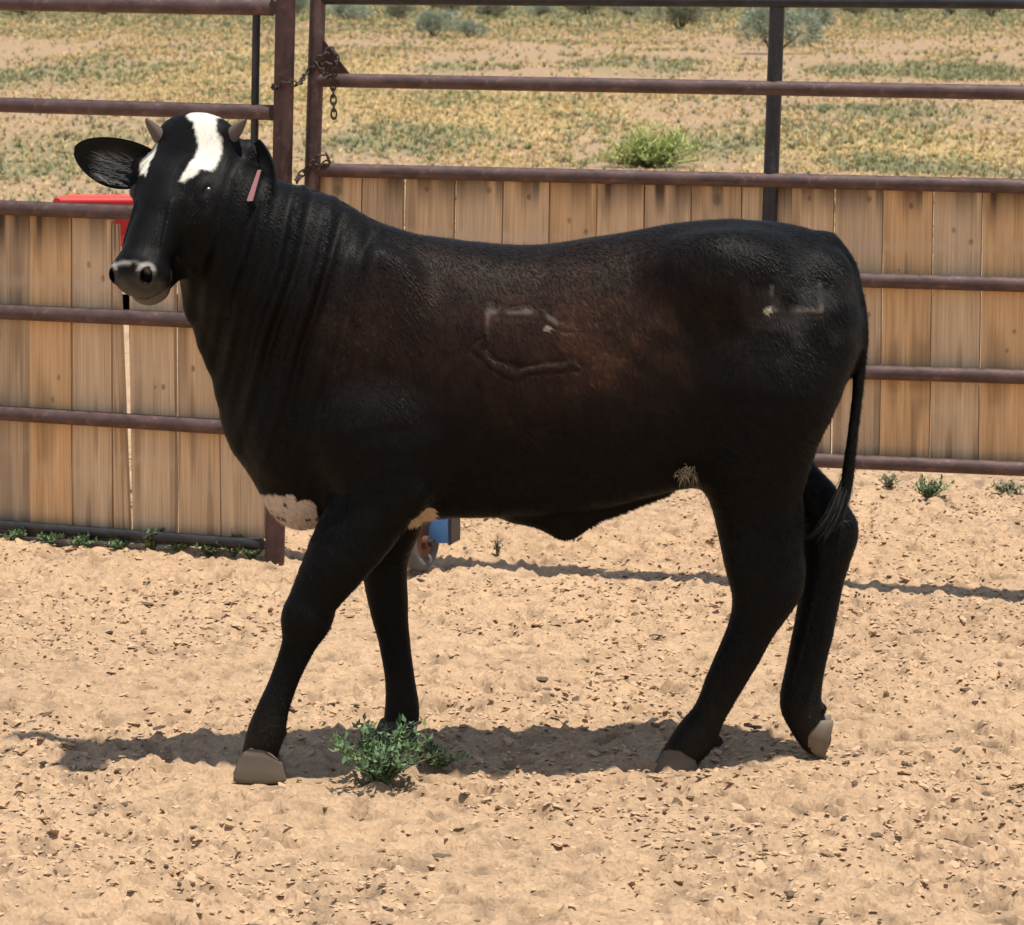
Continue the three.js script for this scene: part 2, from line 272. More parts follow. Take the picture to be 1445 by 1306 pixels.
// leafy weeds
function weed(p, label, R, H, nStem, leafL, cols, group, up = 0.6, name = 'weed', wide = 0.45) {
  const o = base(name, p, label, 'weed', group), f = new MB(), s = new MB();
  for (let i = 0; i < nStem; i++) {
    const a = rr(0, 6.28), r = R * Math.sqrt(rr(0.03, 1)), h = H * rr(0.55, 1.0) * (1 - 0.55 * (r / R) ** 2 * up); const tip = V(Math.cos(a) * r, h, Math.sin(a) * r), m = V(tip.x * 0.45, h * 0.62, tip.z * 0.45), b = V(rr(-.1, .1) * R, 0, rr(-.1, .1) * R);
    const pt = t => b.clone().multiplyScalar((1 - t) ** 2).addScaledVector(m, 2 * t * (1 - t)).addScaledVector(tip, t * t);
    s.strand([pt(0), pt(0.35), pt(0.7), pt(1)], 0.0028 * Math.max(1, H / 0.2), [0.13, 0.16, 0.06]);
    const n = 9 + Math.floor(rnd() * 6);
    for (let k = 0; k < n; k++) { const t = rr(0.15, 1), q = pt(t), d = V(rr(-1, 1), rr(-0.1, 1), rr(-1, 1)).normalize(), side = d.clone().cross(V(rr(-.4, .4), 1, rr(-.4, .4))).normalize(); const c = cols[Math.floor(rnd() * cols.length)], g = rr(0.75, 1.25); f.leaf(q, d, side, leafL * rr(0.6, 1.25), leafL * wide, c.map(x => x * g)); }
  }
  part('foliage', f.geo(), leafMat, o, false); part('stem', s.geo(), stemMat, o, false); return o;
}
seed = 404;
const G1 = [[0.075, 0.15, 0.045], [0.11, 0.20, 0.065], [0.16, 0.25, 0.10], [0.05, 0.10, 0.035]], GB = [[0.34, 0.40, 0.08], [0.42, 0.45, 0.13], [0.26, 0.33, 0.07]], G2 = [[0.09, 0.12, 0.06], [0.13, 0.16, 0.085], [0.16, 0.17, 0.10]];
weed(onGround(540, 1105), 'green leafy weed growing in the sand by the bull\'s front hooves', 0.15, 0.15, 74, 0.024, G1, null, 0.5);
weed(onGround(618, 1085), 'low green sprig to the right of the leafy weed at the front hooves', 0.075, 0.06, 20, 0.02, G1);
weed(onGround(920, 236), 'bright yellow-green weed standing alone in the straw field', 0.58, 0.46, 160, 0.095, GB, null, 1.5, 'weed', 0.17);
weed(onGround(1312, 706), 'green weed clump below the gate, beyond its bottom rail', 0.085, 0.085, 26, 0.02, G1);
weed(onGround(1255, 690), 'thin olive weed left of the green clump below the gate', 0.06, 0.055, 12, 0.018, G2);
weed(onGround(1420, 698), 'flat olive weed patch below the gate at the picture\'s right edge', 0.09, 0.05, 18, 0.018, G2);
weed(onGround(702, 784), 'tiny upright weed in the sand under the bull\'s belly', 0.02, 0.065, 6, 0.015, G2);
[[215, 778, .05, .09, 'tall thin weed', 'under the gaps between the planks'], [330, 786, .06, .09, 'tall weed', 'two steps left of the post'], [295, 784, .05, .05, 'low weed', 'left of the tall one'], [355, 790, .05, .06, 'low weed', 'close against the post'], [120, 772, .06, .04, 'flat weed', 'under the third and fourth planks'], [250, 781, .05, .05, 'small weed', 'right of the tall thin one'], [170, 776, .05, .035, 'flat weed', 'left of the tall thin one'], [70, 768, .06, .04, 'flat weed', 'second from the left edge'], [20, 764, .06, .045, 'low weed', 'at the left edge of the picture']].forEach(([x, y, r, h, a, t]) => weed(onGround(x, y), a + ' at the foot of the plank fence, ' + t, r, h, 14, 0.018, G1, 'weeds along the plank fence'));

// ---------------------------------------------------------------- materials of the fence
const rustMap = dataTex(256, 512, (u, v) => { const a = n2(u * 8, v * 16, 1, 8), b = n2(u * 32, v * 40, 2, 8), c = n2(u * 64, v * 90, 3, 64); let k = 0.62 + 0.25 * (a - 0.5) + 0.3 * (b - 0.5) + 0.2 * (c - 0.5); const sc = b * c > 0.62 ? 0.25 : 0; return [k + sc, k * 0.98 + sc, k * 0.97 + sc]; });
const rust = new THREE.MeshStandardMaterial({ color: RGB(0.16, 0.096, 0.088), map: rustMap, bumpMap: rustMap, bumpScale: 0.0012, roughness: 0.55, metalness: 0.25 });
const rustPost = new THREE.MeshStandardMaterial({ color: RGB(0.115, 0.055, 0.05), map: rustMap, bumpMap: rustMap, bumpScale: 0.0012, roughness: 0.6, metalness: 0.2 });
const darkSteel = new THREE.MeshStandardMaterial({ color: RGB(0.05, 0.05, 0.055), map: rustMap, roughness: 0.5, metalness: 0.3 });
const chainMat = new THREE.MeshStandardMaterial({ color: RGB(0.10, 0.07, 0.055), map: rustMap, roughness: 0.55, metalness: 0.5 });
const NW = 8;
function woodTex(k) {
  const kn = []; seed = 700 + k * 13; for (let i = 0; i < 1 + k % 3; i++) kn.push([rr(0.2, 0.8), rr(0.05, 0.97), k % 3 === 0 && i === 0 ? 0.05 : rr(0.01, 0.028)]);
  const warm = k % 2 ? [0.79, 0.535, 0.305] : [0.75, 0.53, 0.32]; const st = rr(0, 10), band = [rr(0.15, 0.3), rr(0.55, 0.7), 0.77 + 0.02 * rnd()];
  return [0, 1].map(mode => dataTex(128, 1024, (u, v) => {
    let du = 0, dark = 0, ring = 0;
    for (const [x, y, r] of kn) { const ex = (u - x), ey = (v - y) * 2.9, d = Math.hypot(ex, ey * 1.5) / (r * 2.4); du += Math.exp(-d * d) * ex * 0.9; if (d < 1.15) { ring = Math.sin(d * 20) * 0.1; dark = Math.max(dark, (1 - sstep(0.4, 1.15, d)) * 0.55 + ring * 0.3); } }
    const uu = u - du; const g = n2(uu * 34 + st, v * 4, k), g2 = n2(uu * 90, v * 9 + st, k + 20), g3 = n2(uu * 7 + st, v * 2.2, k + 40), arch = Math.sin((uu * 14 + n2(uu * 3, v * 2, k + 5) * 4 + v * 3) * 2) * 0.5;
    if (mode) { const b = 0.5 + 0.5 * (g - 0.5) + 0.5 * (g2 - 0.5) - dark * 0.3; return [b, b, b]; }
    let l = 0.92 + 0.28 * (g - 0.5) + 0.26 * (g2 - 0.5) + 0.30 * (g3 - 0.5) + arch * 0.06; l *= 1 - dark;
    let c = [warm[0] * l, warm[1] * l, warm[2] * l];
    const stain = sstep(0.62, 0.85, n2(u * 5 + st, v * 3 + 3, k + 60)) * 0.35 + (v > 0.84 ? sstep(0.84, 1, v) * 0.8 * sstep(0.3, 0.6, n2(u * 5 + st, v * 2, k + 90)) : 0) + (v < 0.05 ? (0.05 - v) * 8 : 0);
    c = c.map((x, q) => mix(x, [0.10, 0.068, 0.045][q], clamp(stain)));
    for (const b of band) { const w = Math.abs(v - b - 0.02 * (n2(u * 4, 1, k) - 0.5)); const e = (1 - sstep(0.004, 0.02 + 0.03 * n2(u * 3, b * 9, k), w)) * (b > .75 ? .5 : .25); c = c.map((x, q) => mix(x, [0.72, 0.54, 0.37][q], e)); }
    const gr = sstep(0.5, 0.8, g3) * 0.3; c = c.map((x, q) => mix(x, [0.44, 0.34, 0.24][q], gr));
    return c;
  }, false, false));
}
const wood = []; for (let k = 0; k < NW; k++) { const [m, b] = woodTex(k); wood.push(new THREE.MeshStandardMaterial({ map: m, bumpMap: b, bumpScale: 0.002, roughness: 0.9, color: RGB(1, 1, 1) })); }
for (let k = 0; k < NW; k++) { const m = wood[k].clone(); m.color.setRGB(...[[.80, .80, .80], [1, .91, .78], [.9, .9, .9]][k % 3]); wood.push(m); }
function plankGeo(c, n, th) {                  // corners: bottom-left, bottom-right, top-right, top-left (front face), n = outward normal
  const g = new THREE.BoxGeometry(1, 1, 1, 3, 8, 1), p = g.attributes.position; const cup = rr(-0.003, 0.004), bow = rr(-0.003, 0.003), dl = rr(0, 30);
  for (let i = 0; i < p.count; i++) {
    const a = p.getX(i) + 0.5, b = p.getY(i) + 0.5, d = p.getZ(i) - 0.5; let aa = a; if (a < 0.01 || a > 0.99) aa += (n2(b * 5 + dl, a * 9, 3) - 0.5) * 0.018;
    const v = c[0].clone().multiplyScalar((1 - aa) * (1 - b)).addScaledVector(c[1], aa * (1 - b)).addScaledVector(c[2], aa * b).addScaledVector(c[3], (1 - aa) * b);
    v.addScaledVector(n, d * th + cup * (a - 0.5) * (a - 0.5) * 4 + bow * Math.sin(b * 3)); p.setXYZ(i, v.x, v.y, v.z);
  }
  g.computeVertexNormals(); return g;
}
// ---------------------------------------------------------------- fence post, left panel
{
  const p0 = atPlane(387, 792, panelP); const o = base('fence_post', V(p0.x, 0, p0.z), 'rust-brown round steel post between the plank fence and the chained gate', 'post');
  const a = atPlane(387, 812, panelP, 0), b = atPlane(404, -60, panelP, 0); part('post', tube(a, b, 0.0305, 28), rustPost, o);
}
{
  const o = base('pipe_fence', onGround(190, 775), 'rusty pipe fence panel backed with vertical brown planks, left of the bull', 'fence');
  const rails = [[0, 4, 386, 11, .024], [0, 148, 386, 159, .0235], [0, 293, 386, 308, .0235], [0, 440, 386, 457, .0245], [0, 583, 386, 607, .024], [0, 741, 372, 768, .016]];
  for (const [x0, y0, x1, y1, r] of rails) {
    const a0 = atPlane(x0, y0, panelP), b = atPlane(x1 - 4, y1, panelP), d = b.clone().sub(a0).normalize(), a = a0.clone().addScaledVector(d, -2.4);
    const cap = new THREE.CylinderGeometry(r * 1.03, r * 1.03, 0.012, 20); cap.applyQuaternion(new THREE.Quaternion().setFromUnitVectors(V(0, 1, 0), d)); cap.translate(b.x, b.y, b.z);
    part('rail', mergeGeometries([tube(a, b, r, 24), cap]), r < 0.02 ? darkSteel : rust, o);
  }
  part('upright', tube(atPlane(362, 10, panelP, -0.006), atPlane(357, 302, panelP, -0.006), 0.0125, 16), darkSteel, o);
  part('upright', tube(atPlane(-30, 0, panelP, -0.006), atPlane(-40, 745, panelP, -0.006), 0.0125, 16), darkSteel, o);
  const skid = plankGeo([atPlane(-960, 700, panelP, 0.0), atPlane(370, 777, panelP, 0), atPlane(370, 771, panelP, 0), atPlane(-960, 694, panelP, 0)], panelP.n, 0.03); part('skid_bar', skid, darkSteel, o);
  // planks: left x, right x at the bottom and at the top, top y
  seed = 31;
  const P = [];  for (let k = 0; k < 15; k++) { const x = -92 - 62 * (14 - k); P.push([x, x + 60.5, x, x + 60]); } P[14] = [-92, -20, -92, -20]; P.push( [-19, 42, -20, 41], [43.5, 101.5, 42.5, 100], [103, 158.5, 101.5, 156.5], [160, 181, 158, 164, 312], [187.5, 248, 183, 246, 350], [252.5, 311, 250, 309], [312.5, 373, 310, 371]);
  P.forEach(([a, b, c, d, ty], i) => {
    const by = x => 742 + x * 0.058 + (i % 3 - 1) * 3, tp = x => (ty ?? 298) + x * 0.03; const off = -0.03 - (i % 2) * 0.004;
    part('plank', plankGeo([atPlane(a, by(a), panelP, off), atPlane(b, by(b), panelP, off), atPlane(d, tp(d), panelP, off), atPlane(c, tp(c), panelP, off)], panelP.n, 0.019), wood[(i * 3 + 1 + (i % 3 === 1 ? 8 : 0)) % 16], o);
  });
}
// ---------------------------------------------------------------- gate
{
  const o = base('gate', onGround(760, 815), 'long rusty pipe gate with vertical planks, standing behind the bull', 'gate'), R = 0.0215;
  const rails = [[447, -2, 1445, 4], [450, 113, 1445, 131], [447, 240, 1445, 263], [445, 374, 1445, 402], [441, 502, 1445, 532], [438, 620, 1445, 662]];
  rails.forEach(([x0, y0, x1, y1], i) => {
    const a0 = atPlane(x0, y0, gateP), b0 = atPlane(x1, y1, gateP), d = b0.clone().sub(a0).normalize();
    part('rail', tube(a0, b0.clone().addScaledVector(d, 0.8), i === 0 ? 0.018 : R, 24), i === 0 ? darkSteel : rust, o);
  });
  part('stile', tube(atPlane(450, -50, gateP), atPlane(429, 630, gateP), 0.0245, 24), rust, o);
  part('stile', tube(atPlane(1099, -50, gateP, -0.012), atPlane(1074, 655, gateP, -0.012), 0.0225, 24), darkSteel, o);
  // gusset plate in the corner of stile and rail
  const gs = [[457, 58], [457, 106], [494, 106]].map(q => atPlane(...q, gateP, 0.004)), gb = gs.map(v => v.clone().addScaledVector(gateP.n, -0.008)); const mb = new MB(); const f = [...gs, ...gb].map(v => mb.v(v));
  mb.tri(f[0], f[1], f[2]); mb.tri(f[3], f[5], f[4]); for (let k = 0; k < 3; k++) { const n = (k + 1) % 3; mb.quad(f[k], f[k + 3], f[n + 3], f[n]); }
  { const q = mb.geo().toNonIndexed(); q.computeVertexNormals(); part('gusset', q, rustPost, o); }
  seed = 77;
  const xs = [441, 510, 571, 643, 710, 775.5, 842, 910, 976, 1047, 1117, 1179, 1247, 1317, 1387, 1456, 1526];
  for (let i = 0; i < xs.length - 1; i++) {
    const gap = [1, 3, 5, 1.6, 2.2, 1.4, 3.6, 1.2, 3.4, 2, 1.5, 1.5, 2.2, 2.8, 1.4, 1.5][i], a = xs[i] + gap / 2, b = xs[i + 1] - [1, 6, 3, 2, 2, 1, 2.6, 2, 2, 1, 5, 2, 1.5, 2, 1.5, 2][i] / 2, ln = 0.0155 * 390;
    const by = x => 615 + (x - 441) * 0.0405, tp = x => 243 + (x - 441) * 0.0225; const off = -0.028 - (i % 2) * 0.003;
    part('plank', plankGeo([atPlane(a - ln, by(a), gateP, off), atPlane(b - ln, by(b), gateP, off), atPlane(b, tp(b), gateP, off), atPlane(a, tp(a), gateP, off)], gateP.n, 0.019), wood[(i * 5 + 3) % 16], o);
  }
  // carrying wheel on a blue bracket
  const wc = atPlane(594, 765, gateP, 0.10), ax = gateP.n.clone().multiplyScalar(0.42).add(V(0.88, 0, 0)).normalize();
  const q = new THREE.Quaternion().setFromUnitVectors(V(0, 0, 1), ax), put = g => { g.applyQuaternion(q); g.translate(wc.x, wc.y, wc.z); return g; };
  const rw = wc.y - 0.004; const wheel = part('wheel', put(new THREE.CylinderGeometry(0.012, 0.012, 0.09, 16).rotateX(Math.PI / 2)), darkSteel, o);
  part('tyre', put(new THREE.TorusGeometry(rw - 0.022, 0.022, 16, 48)), new THREE.MeshStandardMaterial({ color: RGB(0.10, 0.097, 0.095), roughness: 0.8 }), wheel);
  const rim = mergeGeometries([new THREE.CylinderGeometry(rw - 0.034, rw - 0.03, 0.024, 36).rotateX(Math.PI / 2), new THREE.TorusGeometry(rw - 0.036, 0.008, 8, 36).translate(0, 0, -0.014), new THREE.CylinderGeometry(0.02, 0.02, 0.06, 16).rotateX(Math.PI / 2)]);
  part('rim', put(rim), new THREE.MeshStandardMaterial({ color: RGB(0.13, 0.058, 0.035), roughness: 0.6, metalness: 0.3 }), wheel);
  const A = atPlane(601, 767, gateP, 0.075), B = atPlane(633, 767, gateP, 0.075), C = atPlane(633, 729, gateP, 0.075), D = atPlane(600, 729, gateP, 0.075);
  part('bracket', plankGeo([A, B, C, D], gateP.n, 0.07), new THREE.MeshStandardMaterial({ color: RGB(0.07, 0.19, 0.42), roughness: 0.5, bumpMap: rustMap, bumpScale: 0.001 }), o);
  part('bracket_end', plankGeo([atPlane(633, 768, gateP, 0.08), atPlane(637, 768, gateP, 0.08), atPlane(637, 728, gateP, 0.08), atPlane(633, 728, gateP, 0.08)], gateP.n, 0.08), darkSteel, o);
  part('wheel_leg', tube(atPlane(617, 740, gateP, 0.04), atPlane(621, 622, gateP, 0.0), 0.014, 16), darkSteel, o);
}
// ---------------------------------------------------------------- chains
function chain(pts, label) {
  const o = base('chain', pts[0], label, 'chain'); const curve = new THREE.CatmullRomCurve3(pts), L = curve.getLength(), n = Math.round(L / 0.0215);
  const g = new THREE.TorusGeometry(0.0082, 0.0028, 8, 18); g.scale(1.7, 1, 1);
  for (let i = 0; i < n; i++) { const p = curve.getPointAt((i + 0.5) / n), t = curve.getTangentAt((i + 0.5) / n); const m = new THREE.Mesh(g, chainMat); m.name = 'link'; m.castShadow = true; m.quaternion.setFromUnitVectors(V(1, 0, 0), t); m.rotateX(i % 2 ? Math.PI / 2 : 0); m.position.copy(p).sub(pts[0]); o.add(m); }
}
{
  const g = (x, y, d = 0.036) => atPlane(x, y, gateP, d), p = (x, y, d = 0.04) => atPlane(x, y, panelP, d);
  chain([p(384, 122, -0.02), p(390, 124, 0.03), p(404, 117, 0.045), p(420, 118, 0.04), g(432, 104), g(447, 94), g(460, 88), g(468, 93), g(462, 104), g(452, 99, 0.05), g(446, 88, 0.05), g(458, 76, 0.04), g(468, 70, 0.03), g(475, 84), g(471, 110), g(470, 130, 0.03), g(471, 152, 0.03), g(471, 166, 0.03)], 'rusty chain tying the gate to the post, its loose end hanging over the second rail');
  chain([p(418, 256, 0.045), g(425, 246), g(436, 238, 0.04), g(450, 234), g(463, 228, 0.04), g(461, 220, 0.04), g(450, 220, 0.05), g(440, 230, 0.05), g(430, 242, 0.045)], 'short rusty chain wound round the gate corner above the animal\'s neck');
}
// ---------------------------------------------------------------- red trough behind the planks
{
  const z = -4.0, o = base('feed_trough', atZ(220, 700, z).setY(0), 'red sheet-metal trough standing behind the plank fence at the animal\'s head', 'trough');
  const red = new THREE.MeshStandardMaterial({ color: RGB(0.62, 0.035, 0.03), roughness: 0.45, bumpMap: rustMap, bumpScale: 0.0006 });
  const A = atZ(75, 287, z), B = atZ(330, 294, z), top = A.y, L = B.x - A.x, W = 0.14, H = 0.15;
  const mb = new MB(); const s = (dx, dy, dz) => V(A.x + dx, top + dy, z + dz), TH = 0.006;
  const box = (a, b) => { const g = new THREE.BoxGeometry(b.x - a.x, b.y - a.y, b.z - a.z); g.translate((a.x + b.x) / 2, (a.y + b.y) / 2, (a.z + b.z) / 2); return g; };
  const gs = [box(s(0.04, -H, -0.06), s(L - 0.04, -H + TH, -W + 0.06)), box(s(0, -H, 0), s(TH, -0.002, -W)), box(s(L - TH, -H, 0), s(L, -0.002, -W))];
  for (const dz of [0, -W]) gs.push(box(s(0.002, -H, dz - TH / 2), s(L - 0.002, 0.0, dz + TH / 2)));
  part('tray', mergeGeometries(gs), red, o);
  part('rim', mergeGeometries([tube(s(0.03, 0.006, 0.004), s(L - 0.01, 0.006, 0.004), 0.015), tube(s(0.03, 0.006, -W), s(L - 0.01, 0.006, -W), 0.015), tube(s(0.012, 0.004, 0), s(0.012, 0.004, -W), 0.014), tube(s(L, 0.004, 0), s(L, 0.004, -W), 0.014)]), red, o);
  for (const dx of [0.26, 0.30 + 0.2]) for (const dz of [-0.06, -W + 0.06]) part('leg', tube(s(dx, -H, dz), V(A.x + dx, -0.01, z + dz), 0.014), darkSteel, o);
  part('crossbar', box(s(0.06, -0.40, -0.05), s(L - 0.1, -0.32, -0.075)), darkSteel, o);
}
// ---------------------------------------------------------------- bull
{
  const ZC = -0.07, MID = F / (CAMZ - ZC);          // plane of the animal's spine, and its scale
  const W = (x, y, dz = 0) => { const v = atZ(x, y, ZC + dz); return [v.x, v.y, v.z]; };
  const m = px => px / MID;
  const smin = (a, b, k) => { const h = Math.max(k - Math.abs(a - b), 0) / k; return Math.min(a, b) - h * h * k * 0.25; };
  const smax = (a, b, k) => -smin(-a, -b, k);
  // tapered capsule, squeezed across by kz about its own axis plane
  const bound = (c, R, fn) => { fn.c = c; fn.R = R; return fn; }, low = (g, x, y, z) => (Math.hypot(x - g.c[0], y - g.c[1], z - g.c[2]) - g.R) * .75;
  function cone(a, b, ra, rb, kz = 1) {
    const dx = b[0] - a[0], dy = b[1] - a[1], dz = b[2] - a[2], L = dx * dx + dy * dy + dz * dz;
    const R = Math.max(ra, rb) + Math.sqrt(L) / 2; return bound([(a[0] + b[0]) / 2, (a[1] + b[1]) / 2, (a[2] + b[2]) / 2], R, (x, y, z) => { let px = x - a[0], py = y - a[1], pz = z - a[2]; let t = clamp((px * dx + py * dy + pz * dz) / L); px -= dx * t; py -= dy * t; pz = (pz - dz * t) / kz; return (Math.sqrt(px * px + py * py + pz * pz) - (ra + (rb - ra) * t)) * (kz < 1 ? (kz + 1) / 2 : 1); });
  }
  function ell(c, r, ang = 0) {
    const ca = Math.cos(ang), sa = Math.sin(ang), mn = Math.min(...r);
    return bound(c, Math.max(...r), (x, y, z) => { const px = x - c[0], py = y - c[1], pz = z - c[2], u = (px * ca + py * sa) / r[0], v = (-px * sa + py * ca) / r[1], w = pz / r[2]; const k0 = Math.sqrt(u * u + v * v + w * w), k1 = Math.sqrt((u / r[0]) ** 2 + (v / r[1]) ** 2 + (w / r[2]) ** 2); return k1 < 1e-6 ? -mn : k0 * (k0 - 1) / k1; });
  }
  const leg = (pts0, dz, kz = 0.85) => { const o = [], pts = [], full = pts0.map(p => [p[0], p[1], p[2], p[3] ?? dz]);
    for (let i = 0; i < full.length - 1; i++) { const a = full[Math.max(0, i - 1)], b = full[i], c = full[i + 1], d = full[Math.min(full.length - 1, i + 2)]; for (let s = 0; s < 4; s++) { const t = s / 4; pts.push(b.map((v, q) => 0.5 * (2 * v + (c[q] - a[q]) * t + (2 * a[q] - 5 * v + 4 * c[q] - d[q]) * t * t + (3 * v - a[q] - 3 * c[q] + d[q]) * t * t * t))); } } pts.push(full[full.length - 1]);
    for (let i = 0; i < pts.length - 1; i++) { const p = pts[i], q = pts[i + 1]; o.push(cone(W(p[0], p[1], p[3] ?? dz), W(q[0], q[1], q[3] ?? dz), m(p[2]), m(q[2]), kz)); } return o; };
  const join = (list, k) => { const c = [0, 1, 2].map(q => list.reduce((s, g) => s + g.c[q], 0) / list.length), R = Math.max(...list.map(g => Math.hypot(...g.c.map((v, q) => v - c[q])) + g.R));
    return bound(c, R, (x, y, z) => { let d = 9; for (const g of list) if (low(g, x, y, z) < d + k) d = smin(d, g(x, y, z), k); return d; }); };
  const add = (d, g, x, y, z, k) => low(g, x, y, z) > d + k ? d : smin(d, g(x, y, z), k);

  // --- barrel: top line, belly line and half width measured along the body
  const ST = [[345, 500, 620, .07], [370, 420, 670, .125], [410, 330, 715, .16], [470, 300, 738, .19], [520, 316, 740, .195], [570, 325, 739, .20], [630, 337, 730, .207], [700, 345, 728, .215], [760, 347, 726, .218], [820, 340, 720, .218], [880, 331, 708, .215], [940, 319, 692, .21], [990, 312, 684, .207], [1030, 310, 676, .202], [1080, 313, 650, .195], [1120, 318, 618, .182], [1150, 328, 588, .165], [1180, 352, 556, .135], [1200, 388, 530, .10], [1213, 430, 496, .06]];
  const NT = 400, X0 = W(ST[0][0], 500)[0], X1 = W(ST[ST.length - 1][0], 500)[0], tT = new Float32Array(NT + 1), tB = new Float32Array(NT + 1), tW = new Float32Array(NT + 1);
  { const wx = ST.map(s => W(s[0], 500)[0]), wt = ST.map(s => W(s[0], s[1])[1]), wb = ST.map(s => W(s[0], s[2])[1]), ww = ST.map(s => s[3]);
    const cr = (a, x) => { let i = 0; while (i < wx.length - 2 && x > wx[i + 1]) i++; const t = (x - wx[i]) / (wx[i + 1] - wx[i]); const sl = j => j <= 0 ? (a[1] - a[0]) / (wx[1] - wx[0]) : j >= a.length - 1 ? (a[j] - a[j - 1]) / (wx[j] - wx[j - 1]) : (a[j + 1] - a[j - 1]) / (wx[j + 1] - wx[j - 1]); const h = wx[i + 1] - wx[i], t2 = t * t, t3 = t2 * t; return (2 * t3 - 3 * t2 + 1) * a[i] + (t3 - 2 * t2 + t) * h * sl(i) + (-2 * t3 + 3 * t2) * a[i + 1] + (t3 - t2) * h * sl(i + 1); };
    for (let i = 0; i <= NT; i++) { const x = X0 + (X1 - X0) * i / NT; tT[i] = cr(wt, x); tB[i] = cr(wb, x); tW[i] = cr(ww, x); } }
  function barrel(x, y, z) {
    let t = (x - X0) / (X1 - X0) * NT, ex = 0; if (t < 0) { ex = X0 - x; t = 0; } else if (t > NT) { ex = x - X1; t = NT; }
    const i = Math.min(NT - 1, Math.floor(t)), f = t - i, tp = tT[i] + (tT[i + 1] - tT[i]) * f, bt = tB[i] + (tB[i + 1] - tB[i]) * f, w = tW[i] + (tW[i + 1] - tW[i]) * f;
    const h = (tp - bt) / 2, v = (y - (tp + bt) / 2) / h, v2 = Math.min(1.3, v * v), zz = Math.abs(z - ZC) / (w * (1 - (v > 0 ? 0.10 : 0.12) * v2)), av = Math.abs(v);
    const r = Math.pow(Math.pow(av, 2.25) + Math.pow(zz, 2.25), 1 / 2.25), d = (r - 1) * Math.min(h, w) * 0.95; return ex > 0 ? Math.hypot(Math.max(0, d), ex) : d;
  }
  const torsoAdd = [
    [ell(W(515, 490, .15), [m(75), m(140), .06], -0.25), .05],       // shoulder blade
    [ell(W(545, 610, .15), [m(80), m(75), .06], -0.4), .05],           // upper arm
    [ell(W(515, 490, -.15), [m(75), m(140), .06], -0.25), .05],
    [ell(W(415, 600, 0), [m(78), m(90), .15]), .05],                  // breast
    [ell(W(424, 690, 0), [m(44), m(54), .085]), .04],                  // brisket
    [ell(W(1078, 480, .095), [m(116), m(140), .095], 0.16), .05],         // thigh
    [ell(W(1078, 480, -.095), [m(116), m(140), .095], 0.16), .05],
    [ell(W(1015, 385, .145), [m(80), m(48), .065]), .08],               // hook bones
    [ell(W(1015, 385, -.145), [m(80), m(48), .065]), .08],
    [ell(W(1175, 385, .08), [m(26), m(24), .04]), .05],                // pin bones
    [ell(W(1175, 385, -.08), [m(26), m(24), .04]), .05],
    [cone(W(740, 712), W(790, 728), m(22), m(22), .8), .05],           // sheath
    [cone(W(790, 728), W(800, 742), m(18), m(11), .8), .035],
    [cone(W(800, 740), W(930, 690), m(9), m(8), .5), .04],
  ];
  const fl = ell(W(965, 560, .25), [m(60), m(85), .03]), fl2 = ell(W(930, 415, .27), [m(65), m(50), .04]);
  const neckL = [cone(W(458, 480, .01), W(388, 392, .04), m(168), m(130), .66), cone(W(388, 392, .04), W(322, 312, .085), m(130), m(86), .82), cone(W(302, 440, .07), W(366, 590, .02), m(32), m(42), .6), cone(W(366, 590, .02), W(414, 690, .01), m(42), m(30), .7)];
  const neck = join(neckL, .035);
  // --- legs
  const nf = join(leg([[520, 600, 92, .12], [532, 690, 66, .135], [481, 782, 48], [444, 842, 35], [436, 866, 34], [425, 900, 24], [406, 948, 19], [388, 995, 21], [377, 1030, 26], [369, 1056, 25], [366, 1072, 25]], .16), .0006);
  const nfx = join([ell(W(428, 876, .16), [m(27), m(30), .034], 0.2), ell(W(585, 692, .15), [m(24), m(34), .05], -0.5)], .02);
  const ff = join(leg([[545, 640, 80, -.12], [550, 720, 54, -.14], [542, 790, 37], [548, 862, 28], [556, 905, 23], [564, 960, 22], [567, 1008, 26], [561, 1036, 24], [556, 1058, 24]], -.165), .0006);
  const nr = join(leg([[1078, 545, 104, .088], [1066, 635, 82, .09], [1066, 712, 60, .085], [1073, 780, 53, .085], [1078, 838, 45, .08], [1060, 888, 34, .075], [1029, 950, 27.5, .07], [1003, 1004, 25, .065], [983, 1036, 30, .06], [966, 1058, 27, .06], [960, 1068, 26, .06]], .07), .0006);
  const nrx = join([ell(W(1112, 822, .08), [m(17), m(36), .028], -0.4), cone(W(1118, 720, .08), W(1116, 830, .08), m(10), m(11), 1)], .03);
  const fr = join(leg([[1075, 580, 84, -.085], [1102, 655, 44, -.075], [1160, 722, 36, -.065], [1167, 765, 40, -.06], [1160, 820, 32, -.055], [1148, 888, 30, -.05], [1136, 945, 29, -.045], [1130, 990, 30, -.04], [1140, 1022, 26, -.035], [1150, 1042, 23, -.03]], -.05), .0006);
  const frx = join([ell(W(1188, 752, -.06), [m(18), m(24), .028]), cone(W(1140, 690, -.07), W(1188, 742, -.06), m(13), m(15), 1)], .03);
  const dew = join([[396, 1034, .15, 9], [1012, 1046, .06, 9], [1158, 1000, -.03, 9]].map(([x, y, z, r]) => ell(W(x, y, z), [m(r), m(r * 0.8), m(r)])), .004);
  const tail = join(leg([[1165, 350, 24, 0], [1193, 378, 17, 0], [1208, 425, 13, .01], [1214, 480, 10.5, .012], [1211, 545, 8.5, .015], [1205, 600, 7.5, .02], [1199, 650, 8, .03], [1193, 690, 8, .04], [1184, 715, 6, .05]], 0, 1), .0006);
  // --- head, in its own frame: f down the face, u out of the face, s across
  const O = V(...W(260, 158, .075)), Fv = V(-.29, -.815, .5).normalize(); let Uv = V(-.42, .61, .66); Uv.addScaledVector(Fv, -Uv.dot(Fv)).normalize(); const Sv = Uv.clone().cross(Fv).normalize();
